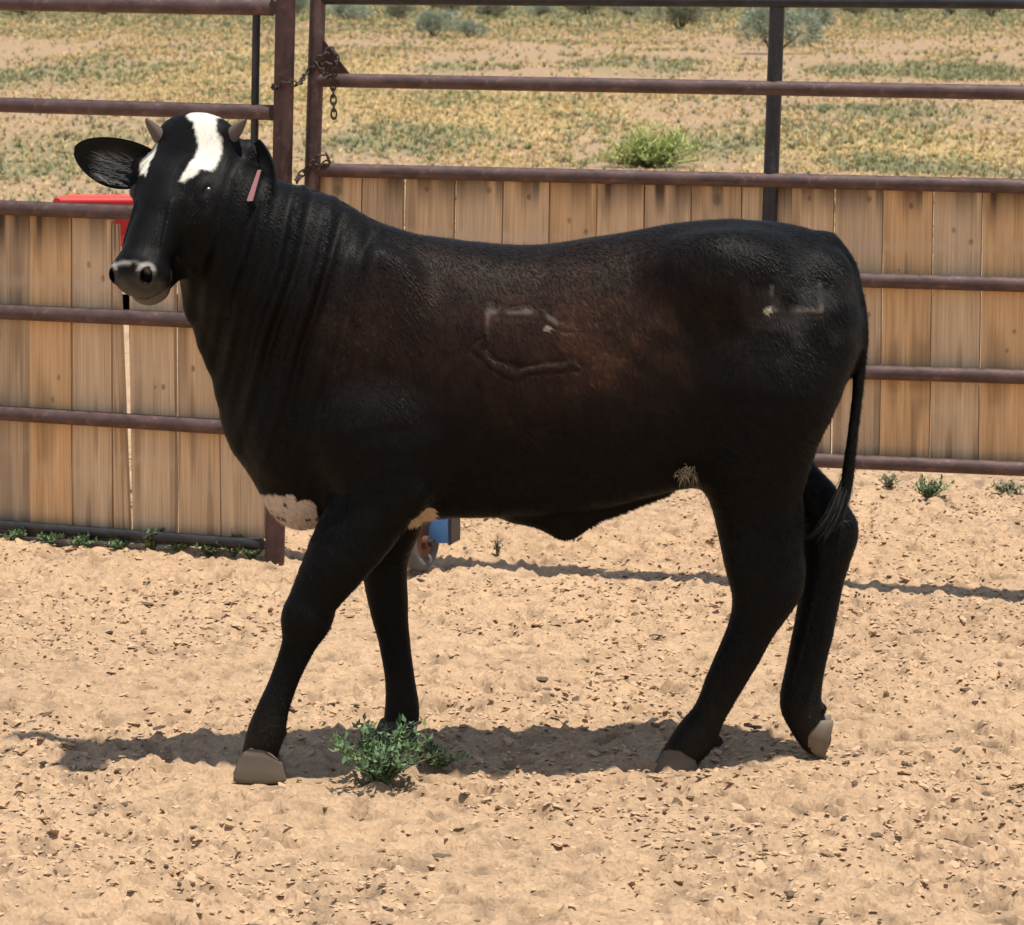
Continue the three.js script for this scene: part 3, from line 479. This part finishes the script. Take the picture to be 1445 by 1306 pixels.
  const toH = (x, y, z) => { const a = x - O.x, b = y - O.y, c = z - O.z; return [a * Fv.x + b * Fv.y + c * Fv.z, a * Uv.x + b * Uv.y + c * Uv.z, a * Sv.x + b * Sv.y + c * Sv.z]; };
  const fromH = (f, u, s) => O.clone().addScaledVector(Fv, f).addScaledVector(Uv, u).addScaledVector(Sv, s);
  const eyeC = [0.174, -0.062, 0.092];
  const hp = {
    cran: cone([.06, -.085, 0], [.2, -.088, 0], .076, .07, 1.34), nose: cone([.17, -.058, 0], [.365, -.052, 0], .06, .048, 1.16), muz: ell([.385, -.066, 0], [.049, .057, .071]), jaw: cone([.15, -.165, 0], [.385, -.112, 0], .066, .036, 1.0),
    cheek: ell([.165, -.13, 0], [.115, .085, .092]), brow: [1, -1].map(k => ell([.145, -.036, .060 * k], [.036, .019, .022])), poll: ell([.016, -.068, 0], [.045, .056, .098]),
    nos: [1, -1].map(k => ell([.406, -.030, .044 * k], [.017, .0125, .011])), rim: [1, -1].map(k => ell([.398, -.034, .040 * k], [.026, .018, .022])), sock: [1, -1].map(k => ell([eyeC[0], eyeC[1], eyeC[2] * k], [.024, .017, .02])), lip: ell([.40, -.112, 0], [.034, .022, .048]),
  };
  function head(x, y, z) {
    const [f, u, s] = toH(x, y, z);
    let d = smin(hp.cran(f, u, s), hp.cheek(f, u, s), .03); d = smin(d, hp.nose(f, u, s), .035); d = smin(d, hp.jaw(f, u, s), .04); d = smin(d, hp.poll(f, u, s), .03);
    d = smin(d, hp.muz(f, u, s), .025); d = smin(d, hp.lip(f, u, s), .012); const as = Math.abs(s);
    d = smin(d, hp.brow[0](f, u, as), .022); d = smin(d, hp.rim[0](f, u, as), .012);
    d = smax(d, -hp.nos[0](f, u, as), .006); d = smax(d, -hp.sock[0](f, u, as), .008);
    const re = Math.hypot((f - eyeC[0]) / 1.25, u - eyeC[1], as - eyeC[2]); d -= .0065 * Math.exp(-(((re - .026) / .006) ** 2));
    if (f > .31) d += .006 * Math.exp(-(((u + .088 + (f - .4) * 0.12) / .0035) ** 2)) * sstep(.31, .35, f);
    d -= .0055 * Math.exp(-(((as - .05 - (f - .2) * .05) / .007) ** 2)) * sstep(.21, .25, f) * (1 - sstep(.32, .36, f));  // facial crest
    return d;
  }
  const earB = [[1, W(350, 215, .06)], [-1, W(214, 234, .02)]].map(([k, p]) => cone(p, [p[0] + k * .02, p[1] - .005, p[2]], .03, .026));
  // --- brand ridges on the flank and hip
  const nearZ = .23; const poly = (L) => L.map(([x, y]) => W(x, y, nearZ));
  const brands = [poly([[688, 440], [684, 462], [687, 485], [672, 497], [690, 508], [712, 521], [735, 527], [762, 522], [786, 517], [804, 511], [812, 518]]), poly([[690, 448], [745, 446]]), poly([[765, 446], [800, 462]]), poly([[1090, 440], [1160, 443]]), poly([[1160, 408], [1162, 443]]), poly([[1092, 408], [1086, 440]])];
  function segD(x, y, P) { let b = 9; for (let i = 0; i < P.length - 1; i++) { const ax = P[i][0], ay = P[i][1], dx = P[i + 1][0] - ax, dy = P[i + 1][1] - ay, t = clamp(((x - ax) * dx + (y - ay) * dy) / (dx * dx + dy * dy)); b = Math.min(b, Math.hypot(x - ax - dx * t, y - ay - dy * t)); } return b; }
  const brandD = (x, y) => { let b = 9; for (const P of brands) b = Math.min(b, segD(x, y, P)); return b; };
  const nkC = W(395, 430, .15), nkN = [0.96, -0.28];
  function field(x, y, z) {
    let d = barrel(x, y, z);
    for (const [g, k] of torsoAdd) d = add(d, g, x, y, z, k);
    if (x > .2 && x < .75) d = smax(d, -fl(x, y, z), .05);
    d = add(d, neck, x, y, z, .06);
    if (y < 1.3) {
      if (x < 0.0) { if (Math.min(low(nf, x, y, z), low(nfx, x, y, z)) < d + .05) d = smin(d, smin(nf(x, y, z), nfx(x, y, z), .025), .03); d = add(d, ff, x, y, z, .03); }
      else { if (low(nr, x, y, z) < d + .08) d = smin(d, smin(nr(x, y, z), nrx(x, y, z), .04), .04); if (low(fr, x, y, z) < d + .08) d = smin(d, smin(fr(x, y, z), frx(x, y, z), .035), .03); }
      if (y < .25) d = smin(d, dew(x, y, z), .008);
    }
    if (x > .5) d = add(d, tail, x, y, z, .02);
    if (x < -0.35 && y > 0.7) { d = smin(d, head(x, y, z), .045); d = smin(d, smin(earB[0](x, y, z), earB[1](x, y, z), .01), .025); }
    if (z > ZC + .02) {
      if (x < -.25 && y > .55) { const a = x - nkC[0], b = y - nkC[1], wgt = Math.exp(-((a / .16) ** 2) - ((b / .23) ** 2)), q = a * nkN[0] + b * nkN[1] + .02 * (n3(x * 6, y * 6, 2) - .5); d += wgt * (.0092 * Math.sin(q * 96) + .0055 * Math.sin(q * 171 + 1)); }
      if (x > -.2 && x < .8 && y > .75) { const b = brandD(x + .014 * (n3(x * 26, y * 26, 4) - .5), y + .016 * (n3(x * 26, y * 26, 6) - .5)); if (b < .03) { const e = (y < 1.02 ? 1.3 : .5) * (.15 + 1.2 * n3(x * 30, y * 30, 8)); d -= e * (.0022 * Math.exp(-(((b - .002) / .006) ** 2)) - .0022 * Math.exp(-(((b - .013) / .006) ** 2))); } }
      if (x > -.15 && x < .45 && y < 1.1) d += .0022 * Math.sin(x * 74 + y * 9) * Math.exp(-(((x - .12) / .2) ** 2) - ((y - .82) / .16) ** 2);   // ribs, faint
    }
    return d + (n3(x * 9, y * 9, z * 9) - .5) * .006 + (n3(x * 28, y * 28, z * 28) - .5) * .0016;
  }
  // --- naive surface nets over the field
  const HS = 0.0045, B = 8, lo = [-1.06, -0.02, -0.46], hi = [0.87, 1.56, 0.44], N = [0, 1, 2].map(k => Math.ceil((hi[k] - lo[k]) / HS / B) * B + 1), [nx, ny, nz] = N;
  const val = new Float32Array(nx * ny * nz).fill(1), at = (i, j, k) => (k * ny + j) * nx + i;
  const active = [], bh = B * HS * 0.87 * 2.1;
  for (let k = 0; k < nz - 1; k += B) for (let j = 0; j < ny - 1; j += B) for (let i = 0; i < nx - 1; i += B) {
    const c = field(lo[0] + (i + B / 2) * HS, lo[1] + (j + B / 2) * HS, lo[2] + (k + B / 2) * HS);
    if (Math.abs(c) < bh) active.push(i, j, k);
    else if (c < 0) for (let c2 = 0; c2 <= B; c2++) for (let b = 0; b <= B; b++) val.fill(-1, at(i, j + b, k + c2), at(i, j + b, k + c2) + B + 1);
  }
  const done = new Uint8Array(val.length);
  for (let a = 0; a < active.length; a += 3) for (let k = active[a + 2]; k <= active[a + 2] + B; k++) for (let j = active[a + 1]; j <= active[a + 1] + B; j++) for (let i = active[a]; i <= active[a] + B; i++) { const q = at(i, j, k); if (!done[q]) { done[q] = 1; val[q] = field(lo[0] + i * HS, lo[1] + j * HS, lo[2] + k * HS); } }
  const vid = new Map(), P = [], I = [];
  const off = [0, 1, nx, nx + 1, nx * ny, nx * ny + 1, nx * ny + nx, nx * ny + nx + 1], ED = [[0, 1], [2, 3], [4, 5], [6, 7], [0, 2], [1, 3], [4, 6], [5, 7], [0, 4], [1, 5], [2, 6], [3, 7]];
  for (let a = 0; a < active.length; a += 3) for (let k = active[a + 2]; k < active[a + 2] + B; k++) for (let j = active[a + 1]; j < active[a + 1] + B; j++) for (let i = active[a]; i < active[a] + B; i++) {
    const q = at(i, j, k); let mask = 0; for (let c = 0; c < 8; c++) if (val[q + off[c]] < 0) mask |= 1 << c; if (mask === 0 || mask === 255) continue;
    let sx = 0, sy = 0, sz = 0, n = 0; for (const [e, g] of ED) { const A = val[q + off[e]], D = val[q + off[g]]; if ((A < 0) === (D < 0)) continue; const t = A / (A - D); sx += (e & 1) + ((g & 1) - (e & 1)) * t; sy += ((e >> 1) & 1) + (((g >> 1) & 1) - ((e >> 1) & 1)) * t; sz += (e >> 2) + ((g >> 2) - (e >> 2)) * t; n++; }
    vid.set(q, P.length / 3); P.push(lo[0] + (i + sx / n) * HS, lo[1] + (j + sy / n) * HS, lo[2] + (k + sz / n) * HS);
  }
  for (const q of vid.keys()) { const A = val[q] < 0;
    for (const [o, u, v] of [[1, nx, nx * ny], [nx, nx * ny, 1], [nx * ny, 1, nx]]) { if (A === (val[q + o] < 0)) continue; const a = vid.get(q), b = vid.get(q - u), c = vid.get(q - u - v), d = vid.get(q - v); if (b === undefined || c === undefined || d === undefined) continue; if (A) I.push(a, b, c, a, c, d); else I.push(a, c, b, a, d, c); } }
  // --- normals and coat colours
  const n = P.length / 3, NR = new Float32Array(n * 3), C = new Float32Array(n * 3), UV = new Float32Array(n * 2), E = 0.0016;
  const inPoly = (x, y, L) => { let r = false; for (let i = 0, j = L.length - 1; i < L.length; j = i++) { const [a, b] = L[i], [c, d] = L[j]; if ((b > y) !== (d > y) && x < (c - a) * (y - b) / (d - b) + a) r = !r; } return r; };
  // white face marks in (across, down the face), metres
  const polyD = (x, y, L) => { let b = 9; for (let i = 0, j = L.length - 1; i < L.length; j = i++) { const ax = L[j][0], ay = L[j][1], dx = L[i][0] - ax, dy = L[i][1] - ay, t = clamp(((x - ax) * dx + (y - ay) * dy) / (dx * dx + dy * dy)); b = Math.min(b, Math.hypot(x - ax - dx * t, y - ay - dy * t)); } return inPoly(x, y, L) ? b : -b; };
  const MARKS = [[[-.010, -.06], [.03, -.06], [.060, -.02], [.074, .01], [.092, .045], [.103, .086], [.101, .126], [.084, .132], [.078, .152], [.062, .172], [.052, .176], [.057, .14], [.060, .11], [.056, .075], [.04, .04], [.020, .016], [-.004, .0]],
    [[-.074, .05], [-.088, .075], [-.106, .10], [-.108, .125], [-.086, .15], [-.041, .166], [-.048, .15], [-.061, .105]]];
  const brY = W(740, 470, nearZ)[1], brk = W(418, 716), elb = W(580, 722, 0);
  for (let i = 0; i < n; i++) {
    const x = P[i * 3], y = P[i * 3 + 1], z = P[i * 3 + 2];
    let gx = field(x + E, y, z) - field(x - E, y, z), gy = field(x, y + E, z) - field(x, y - E, z), gz = field(x, y, z + E) - field(x, y, z - E); const L = Math.hypot(gx, gy, gz) || 1; NR[i * 3] = gx / L; NR[i * 3 + 1] = gy / L; NR[i * 3 + 2] = gz / L;
    UV[i * 2] = (x + z * 0.6) * 2.2; UV[i * 2 + 1] = (y + z * 0.35) * 2.2;
    let c = [.0046, .0043, .0041]; const w = n3(x * 5, y * 5, z * 5), w2 = n3(x * 22 + y * 6, y * 22, z * 22), w3 = n3(x * 70 + y * 30, y * 45, z * 70);
    const br = Math.exp(-(((x - .06) / .34) ** 2) - (((y - 1.02) / .15) ** 2)) * (0.35 + 1.1 * w) * (0.5 + w2);
    c = [mix(c[0], .040, clamp(br)), mix(c[1], .018, clamp(br)), mix(c[2], .0105, clamp(br))];
    const gd = sstep(.55, .85, w2) * Math.exp(-(((x - .33) / .16) ** 2) - (((y - 1.0) / .13) ** 2)); c = c.map((v, q) => v + gd * [.012, .0075, .0035][q]);
    const dust = Math.exp(-(((x - .66) / .12) ** 2) - (((y - 1.08) / .10) ** 2)) * sstep(.45, .8, w2) * .03; c = c.map(v => v + dust);
    c = c.map(v => v * (0.8 + 0.4 * w3)); { const s5 = sstep(.66, .84, n3(x * 150, y * 120, z * 150)) * clamp(br * 1.6) * sstep(.35, .7, w); c = [c[0] + s5 * .035, c[1] + s5 * .017, c[2] + s5 * .008]; }
    if (z > ZC && x > -.2 && x < .8 && y > .75) { const b = brandD(x + .014 * (n3(x * 26, y * 26, 4) - .5), y + .016 * (n3(x * 26, y * 26, 6) - .5)), hip = x > .5; if (b < .012) { const e = (1 - sstep(.003, .008, b)) * (hip ? .08 : y < brY ? .008 : .06) * sstep(.25, .7, n3(x * 45, y * 45, 3)); c = [c[0] + e, c[1] + e * .85, c[2] + e * .7]; } }
    { const d0 = W(1085, 440, nearZ); const b = Math.hypot(x - d0[0], y - d0[1]); if (b < .009 && z > ZC) c = [.42, .38, .28]; const d1 = W(772, 466, nearZ), b1 = Math.hypot((x - d1[0]) / 1.6, y - d1[1]); if (b1 < .006 && z > ZC) c = [.2, .16, .12]; }
    if (y > .8 && x < -.4) {
      const [f, u, s] = toH(x, y, z); const jx = s + (n3(x * 130, y * 130, z * 130) - .5) * .006, jy = f + (n3(x * 110 + 9, y * 110, z * 110) - .5) * .009;
      if (u > -.125 && f < .22) { const e = sstep(-.0035, .0035, Math.max(...MARKS.map(L => polyD(jx, jy, L)))); c = c.map((v, q) => mix(v, [.70, .67, .58][q], e)); }
      if (f > .37 && f < .47 && u > -.17 && Math.abs(s) < .09) { const a = Math.abs(s); const rn = Math.hypot((f - .403) / 1.15, u + .026, (a - .043)); const wt = sstep(.012, .016, rn) * (1 - sstep(.019, .026, rn)) * (f < .405 ? 1 : .12) * (.25 + .75 * sstep(.3, .55, n3(f * 60, u * 60, s * 60))); c = c.map((v, q) => mix(v, [.42, .39, .35][q], .75 * wt * (0.6 + .4 * w3))); if (hp.nos[0](f, u, a) < .0035) c = [.004, .0035, .003]; { const tw = Math.exp(-(((f - .389 - .006 * (w2 - .5)) / .005) ** 2)) * (1 - sstep(.04, .05, a)) * sstep(-.05, -.03, u) * sstep(.25, .55, n3(f * 40, s * 55, 7)) * .7; c = c.map((v, q) => mix(v, [.45, .42, .38][q], tw)); } { const mw = .85 * sstep(.392, .415, f + .01 * (w2 - .5)) * sstep(-.006, -.03, u + .012 * (w2 - .5)) * (hp.nos[0](f, u, a) < .004 ? 0 : 1); c = c.map((v, q) => mix(v, [.058, .055, .05][q] * (.7 + .6 * w3), mw)); } if (u < -.095 && f > .39) c = c.map((v, q) => mix(v, [.13, .11, .085][q], .6 * w2 + .2)); }
    }
    if (x < -.33 && y < .72 && y > .4) { const a = (x - brk[0]) / .092, b = (y - brk[1] + .012) / .052 + a * .38, r = Math.hypot(a, b) + (n3(x * 50, y * 50, z * 50) - .5) * .22; if (r < 1 && Math.abs(z - ZC) < .14 && !(x > W(450, 700)[0] && z > ZC + .07)) c = n3(x * 62, y * 62, z * 62) > .76 ? [.02, .016, .014] : [.56, .46, .37]; }
    if (x > -.32 && x < -.12 && y < .63 && y > .45) { const r = Math.hypot((x - elb[0]) / .058, (y - elb[1]) / .052) + (n3(x * 60, y * 60, z * 60) - .5) * .25; if (r < 1 && z < ZC + .12) c = [.54, .42, .29]; }
    if (y < .30) { const k = sstep(.3, .02, y) * .5 * (0.4 + w2); c = c.map((v, q) => v + k * [.022, .016, .010][q]); }
    C[i * 3] = c[0]; C[i * 3 + 1] = c[1]; C[i * 3 + 2] = c[2];
  }
  const g = new THREE.BufferGeometry(); g.setAttribute('position', new THREE.Float32BufferAttribute(P, 3)); g.setAttribute('normal', new THREE.BufferAttribute(NR, 3)); g.setAttribute('color', new THREE.BufferAttribute(C, 3)); g.setAttribute('uv', new THREE.BufferAttribute(UV, 2)); g.setIndex(I);
  console.log('bull triangles', I.length / 3);
  const hair = dataTex(512, 512, (u, v) => { const a = n2(u * 96 + v * 24, v * 16, 1, 8), b = n2(u * 200 + v * 48, v * 40, 2, 8), c = n2(u * 16, v * 8, 3, 8); const l = .45 * a + .4 * b + .25 * c; return [l, l, l]; });
  const coat = new THREE.MeshPhysicalMaterial({ vertexColors: true, roughness: .55, specularIntensity: .2, bumpMap: hair, bumpScale: .0005 });
  const bull = base('bull', V(W(760, 900)[0], 0, ZC), 'young black bull with white face patches and small horns walking across the sandy pen', 'bull');
  part('body', g, coat, bull);
  // --- the short hair of the coat
  { const NH = 320000, tri = new THREE.BufferGeometry(); tri.setAttribute('position', new THREE.Float32BufferAttribute([-.5, 0, 0, .5, 0, 0, -.32, .55, .10, .32, .55, .10, 0, 1, 0], 3)); tri.setIndex([0, 1, 3, 0, 3, 2, 2, 3, 4]); tri.computeVertexNormals();
    seed = 515; const hm = new THREE.InstancedMesh(tri, new THREE.MeshPhysicalMaterial({ roughness: .46, specularIntensity: .19, side: THREE.DoubleSide }), NH), M = new THREE.Matrix4(), nr2 = new THREE.Vector3(), d = new THREE.Vector3(), sd = new THREE.Vector3(), ps = new THREE.Vector3(), cl = new THREE.Color(); bull.updateWorldMatrix(true, false); const inv = bull.matrixWorld.clone().invert(); let q = 0;
    for (let t = 0; t < NH * 3 && q < NH; t++) {
      const i = Math.floor(rnd() * n), x = P[i * 3], y = P[i * 3 + 1], z = P[i * 3 + 2]; if (z < ZC - .12 && rnd() < .8) continue; nr2.set(NR[i * 3], NR[i * 3 + 1], NR[i * 3 + 2]);
      d.set(.62 + .5 * (n3(x * 4, y * 4, 1) - .5), -.75, .25 * (n3(x * 4, y * 4, 5) - .5)); let L = rr(.008, .016);
      if (x < -.4 && y > .9) { const [f, hu, hs] = toH(x, y, z); if (f > -.05 && Math.abs(hs) < .13 && hu > -.24) { if (f > .36 || Math.hypot(f - eyeC[0], hu - eyeC[1], Math.abs(hs) - eyeC[2]) < .025) continue; d.copy(Fv); L *= .6; } } if (z > ZC && x > -.2 && x < .8 && y > .75 && C[i * 3] < .3 && (y > brY || x > .5) && brandD(x + .014 * (n3(x * 26, y * 26, 4) - .5), y + .016 * (n3(x * 26, y * 26, 6) - .5)) < .006) continue;
      if (y < .55) { d.set(.1, -1, 0); L *= .75; } if (x < -.3 && y > .6) L *= .75;
      d.addScaledVector(nr2, -d.dot(nr2)).normalize(); d.x += rr(-.3, .3); d.y += rr(-.3, .3); d.z += rr(-.3, .3); d.addScaledVector(nr2, rr(.08, .28)).normalize(); sd.crossVectors(d, nr2).normalize(); const up = sd.clone().cross(d);
      ps.set(x, y, z).addScaledVector(nr2, -.001); M.makeBasis(sd.clone().multiplyScalar(rr(.0008, .0015)), d.clone().multiplyScalar(L), up.multiplyScalar(L)); M.setPosition(ps); M.premultiply(inv); hm.setMatrixAt(q, M);
      const k = rr(.5, 1.6); hm.setColorAt(q, cl.setRGB(C[i * 3] * k, C[i * 3 + 1] * k, C[i * 3 + 2] * k)); q++;
    }
    hm.count = q; hm.name = 'coat_hair'; hm.userData.kind = 'stuff'; hm.castShadow = hm.receiveShadow = true; bull.add(hm); }
  // --- eyes, horns
  const eyeM = new THREE.MeshPhysicalMaterial({ color: RGB(.008, .006, .005), roughness: .3, specularIntensity: .8 }), hornM = new THREE.MeshStandardMaterial({ color: RGB(.11, .085, .075), roughness: .8, bumpMap: rustMap, bumpScale: .002 });
  for (const k of [1, -1]) { const e = new THREE.SphereGeometry(.021, 28, 20), c = fromH(eyeC[0], eyeC[1], eyeC[2] * k + .0045 * k); e.translate(c.x, c.y, c.z); part('eye', e, eyeM, bull); }
  const hornPts = { '-1': [W(226, 194, .035), W(211, 175, .045), W(206, 168, .055)], '1': [W(326, 192, .085), W(340, 176, .10), W(347, 169, .115)] };
  for (const k of [1, -1]) {
    const [a, b, c] = hornPts[k].map(q => V(...q)), cv = new THREE.QuadraticBezierCurve3(a, b, c), mb = new MB(); mb.strand(cv.getPoints(8), t => .0175 * Math.pow(1 - t * .95, .7) + .0015 * Math.sin(t * 25), [1, 1, 1], [1, 1, 1], 18); part('horn', mb.geo(), hornM, bull);
  }
  // --- ears
  const earMat = new THREE.MeshPhysicalMaterial({ vertexColors: true, roughness: .7, specularIntensity: .3 });
  function ear(b0, tip, Nrm, wid, cup, hairs) {
    const A = tip.clone().sub(b0), L = A.length(); A.normalize(); const Nn = Nrm.clone().addScaledVector(A, -Nrm.dot(A)).normalize(), Bn = Nn.clone().cross(A).normalize(); const mb = new MB(), R = 26, K = 28; const rows = [];
    const w = t => wid * Math.pow(Math.sin(Math.PI * Math.min(1, .14 + .85 * t)), .5);
    const pt = (t, v, s) => b0.clone().addScaledVector(A, L * t).addScaledVector(Bn, w(t) * v + .008 * Math.sin(t * 3)).addScaledVector(Nn, cup * (w(t) / wid) * (v * v - 1) * (1.1 - .5 * t) + s * .005 * (1 - v * v * .6) - L * .12 * t * t);
    for (let i = 0; i <= R; i++) { const t = i / R, row = []; for (let j = 0; j < K; j++) { const inner = j < K / 2, v = inner ? -1 + 2 * j / (K / 2) : 1 - 2 * (j - K / 2) / (K / 2); const e = inner ? Math.max(0, 1 - Math.hypot((v - .05) / .72, (t - .5) / .34)) : 0; const q = e * (0.3 + n3(t * 14, v * 5, 2)); row.push(mb.v(pt(t, v, inner ? 1 : -1), [.0085 + q * .07, .0095 + q * .069, .009 + q * .065])); } rows.push(row); }
    for (let i = 0; i < R; i++) for (let j = 0; j < K; j++) { const n = (j + 1) % K; mb.quad(rows[i][j], rows[i][n], rows[i + 1][n], rows[i + 1][j]); }
    const e = part('ear', mb.geo(), earMat, bull);
    if (hairs) { const hb = new MB(); for (let i = 0; i < hairs; i++) { const t = rr(.25, .66), v = rr(-.2, .9), p = pt(t, v, 1.5); const d = A.clone().multiplyScalar(rr(.5, 1)).addScaledVector(Bn, rr(-.45, .1)).addScaledVector(Nn, rr(.05, .25)).normalize(), l = rr(.014, .034); const k = rr(.12, .45); hb.strand([p, p.clone().addScaledVector(d, l * .5), p.clone().addScaledVector(d, l).addScaledVector(A, l * .3)], .0009, [k, k, k * .97]); } part('ear_hair', hb.geo(), earMat, e); }
    return { e, pt, A, Bn, Nn };
  }
  seed = 61;
  ear(V(...W(214, 236, .02)), V(...W(101, 214, .0)), V(.05, -.1, 1), .058, .040, 130);
  const ne = ear(V(...W(350, 202, .085)), V(...W(366, 296, .15)), V(-.42, .1, .9), .046, .026, 0);
  { const mb = new MB(), a = V(...W(366, 240, .185)), b = V(...W(352, 284, .185)), d = b.clone().sub(a).normalize(), s = V(.8, .1, .55).normalize(), N2 = d.clone().cross(s).normalize(); const q = (t, w, k) => mb.v(a.clone().lerp(b, t).addScaledVector(s, w).addScaledVector(N2, k * .0012)); const f = [q(0, -.0045, 1), q(0, .0045, 1), q(1, .0085, 1), q(1, -.0085, 1)], r = [q(0, -.0045, -1), q(0, .0045, -1), q(1, .0085, -1), q(1, -.0085, -1)]; mb.quad(f[0], f[1], f[2], f[3]); mb.quad(r[3], r[2], r[1], r[0]); for (let k = 0; k < 4; k++) { const n = (k + 1) % 4; mb.quad(f[k], r[k], r[n], f[n]); } const tg = mb.geo().toNonIndexed(); tg.computeVertexNormals(); tag(part('ear_tag', tg, new THREE.MeshStandardMaterial({ color: RGB(.5, .24, .26), roughness: .5 }), ne.e), 'pinkish red ear tag'); }
  // --- cloven hooves
  const hoofM = new THREE.MeshStandardMaterial({ vertexColors: true, roughness: .7, bumpMap: rustMap, bumpScale: .0003 });
  function hoof(toe, heel, Wd, Ht, rot = 0, yaw = 0, tone = 1) {         // toe and heel on the sole
    const c = toe.clone().add(heel).multiplyScalar(.5), L = toe.distanceTo(heel), gs = [];
    for (const s of [-1, 1]) {
      const mb = new MB(), K = 26, rows = []; const rings = [[0, .92, 0], [.06, .99, 0], [.16, 1, .0], [.5, .88, .025], [.85, .77, .05], [1.0, .72, .06], [1.12, .55, .08]];
      for (const [h, sc, sh] of rings) { const row = []; for (let j = 0; j < K; j++) { const a = j / K * 6.2832; let px = Math.cos(a), pz = Math.sin(a); const toeK = px > 0 ? 1 - .42 * px * px : 1; let X = px * .5 * L * sc - sh * L, Z = s * Wd * .262 + pz * Wd * .235 * toeK * sc - s * px * .004; if (pz * s < 0) Z = Math.max(Math.abs(Z), .003) * s; const top = px < 0 ? 1 - .35 * (-px) : 1; const st = .8 + .35 * n3(h * 9, j * .3, s); row.push(mb.v(V(X, h * Ht * top, Z), [.2 * st * tone, .155 * st * tone, .108 * st * tone], j / K * .5, h)); } rows.push(row); }
      for (let i = 0; i < rows.length - 1; i++) for (let j = 0; j < K; j++) { const n = (j + 1) % K; mb.quad(rows[i][j], rows[i + 1][j], rows[i + 1][n], rows[i][n]); }
      for (const [row, y] of [[rows[0], 0], [rows[rows.length - 1], 1.12 * Ht * .85]]) { const q = mb.v(V(row === rows[0] ? 0 : -.2 * L, y, s * Wd * .26), [.2 * tone, .16 * tone, .12 * tone]); for (let j = 0; j < K; j++) mb.tri(row[j], row[(j + 1) % K], q); }
      gs.push(mb.geo());
    }
    const G = mergeGeometries(gs); G.rotateZ(-rot); G.rotateY(Math.PI + yaw); G.translate(c.x, c.y, c.z); part('hoof', G, hoofM, bull);
  }
  const gz = p => V(p.x, 0.0, p.z);
  const H1t = gz(onGround(329, 1100)), H1h = gz(onGround(404, 1100)); hoof(H1t, H1h, .096, .068, 0, .08, .6);
  const H2 = V(...W(556, 1060, -.165)); hoof(V(H2.x - .055, 0, H2.z), V(H2.x + .055, 0, H2.z), .092, .058, 0, 0, .2);
  const H3 = V(...W(955, 1075, .06)); hoof(V(H3.x - .052, -.008, H3.z), V(H3.x + .05, -.008, H3.z), .092, .05, 0, 0, .5);
  { const a = V(...W(1168, 1072, -.03)), b = V(...W(1168, 1012, -.03)); const c = a.clone().add(b).multiplyScalar(.5).add(V(.001, 0.0, 0)); const h = a.distanceTo(b) / 2; hoof(c.clone().add(V(-h, 0, 0)), c.clone().add(V(h, 0, 0)), .084, .044, 0, 0, .8); const me = bull.children[bull.children.length - 1]; me.geometry.translate(-c.x, -c.y, -c.z); me.geometry.rotateZ(1.36); me.geometry.translate(c.x, c.y, c.z); }
  // --- tail switch and hair tufts
  seed = 88;
  { const mb = new MB(); const cv = new THREE.CatmullRomCurve3([[1200, 632, .025], [1196, 672, .035], [1187, 704, .05], [1172, 738, .065], [1150, 764, .075]].map(q => V(...W(...q))));
    for (let i = 0; i < 620; i++) { const t0 = rr(0, .45), t1 = Math.min(1.0, t0 + rr(.2, .6)), a = rr(0, 6.28), r = Math.sqrt(rnd()), fr2 = rr(-.012, .012), gy = rr(-.012, .004); const pts = []; for (let k = 0; k <= 5; k++) { const s = k / 5, t = mix(t0, t1, s), p = cv.getPoint(t), w = (.0045 + .019 * Math.pow(t, .7)) * r; p.x += Math.cos(a) * w + fr2 * s * s; p.z += Math.sin(a) * w * .8; p.y += gy * s * s - Math.cos(a) * w * .25; pts.push(p); } const k = rr(.006, .05) * (rnd() < .25 ? 1.5 : .7); mb.strand(pts, t => .0013 * (1 - t * .8), [k, k * .95, k * .88]); } part('tail_switch', mb.geo(), earMat, bull); }
  { const mb = new MB(); for (let i = 0; i < 80; i++) { const s = V(...W(968 + rr(-12, 16), 664 + rr(-6, 14), .155 + rr(-.03, .03))), d = V(rr(-1, .6), rr(-.9, .3), rr(-.3, .6)).normalize(), l = rr(.008, .024), k = rr(.3, .8); mb.strand([s, s.clone().addScaledVector(d, l * .6), s.clone().addScaledVector(d, l).add(V(0, -.008, 0))], .0013, [.5 * k, .4 * k, .26 * k]); } part('flank_tuft', mb.geo(), earMat, bull); }
}
renderer.render(scene, camera);
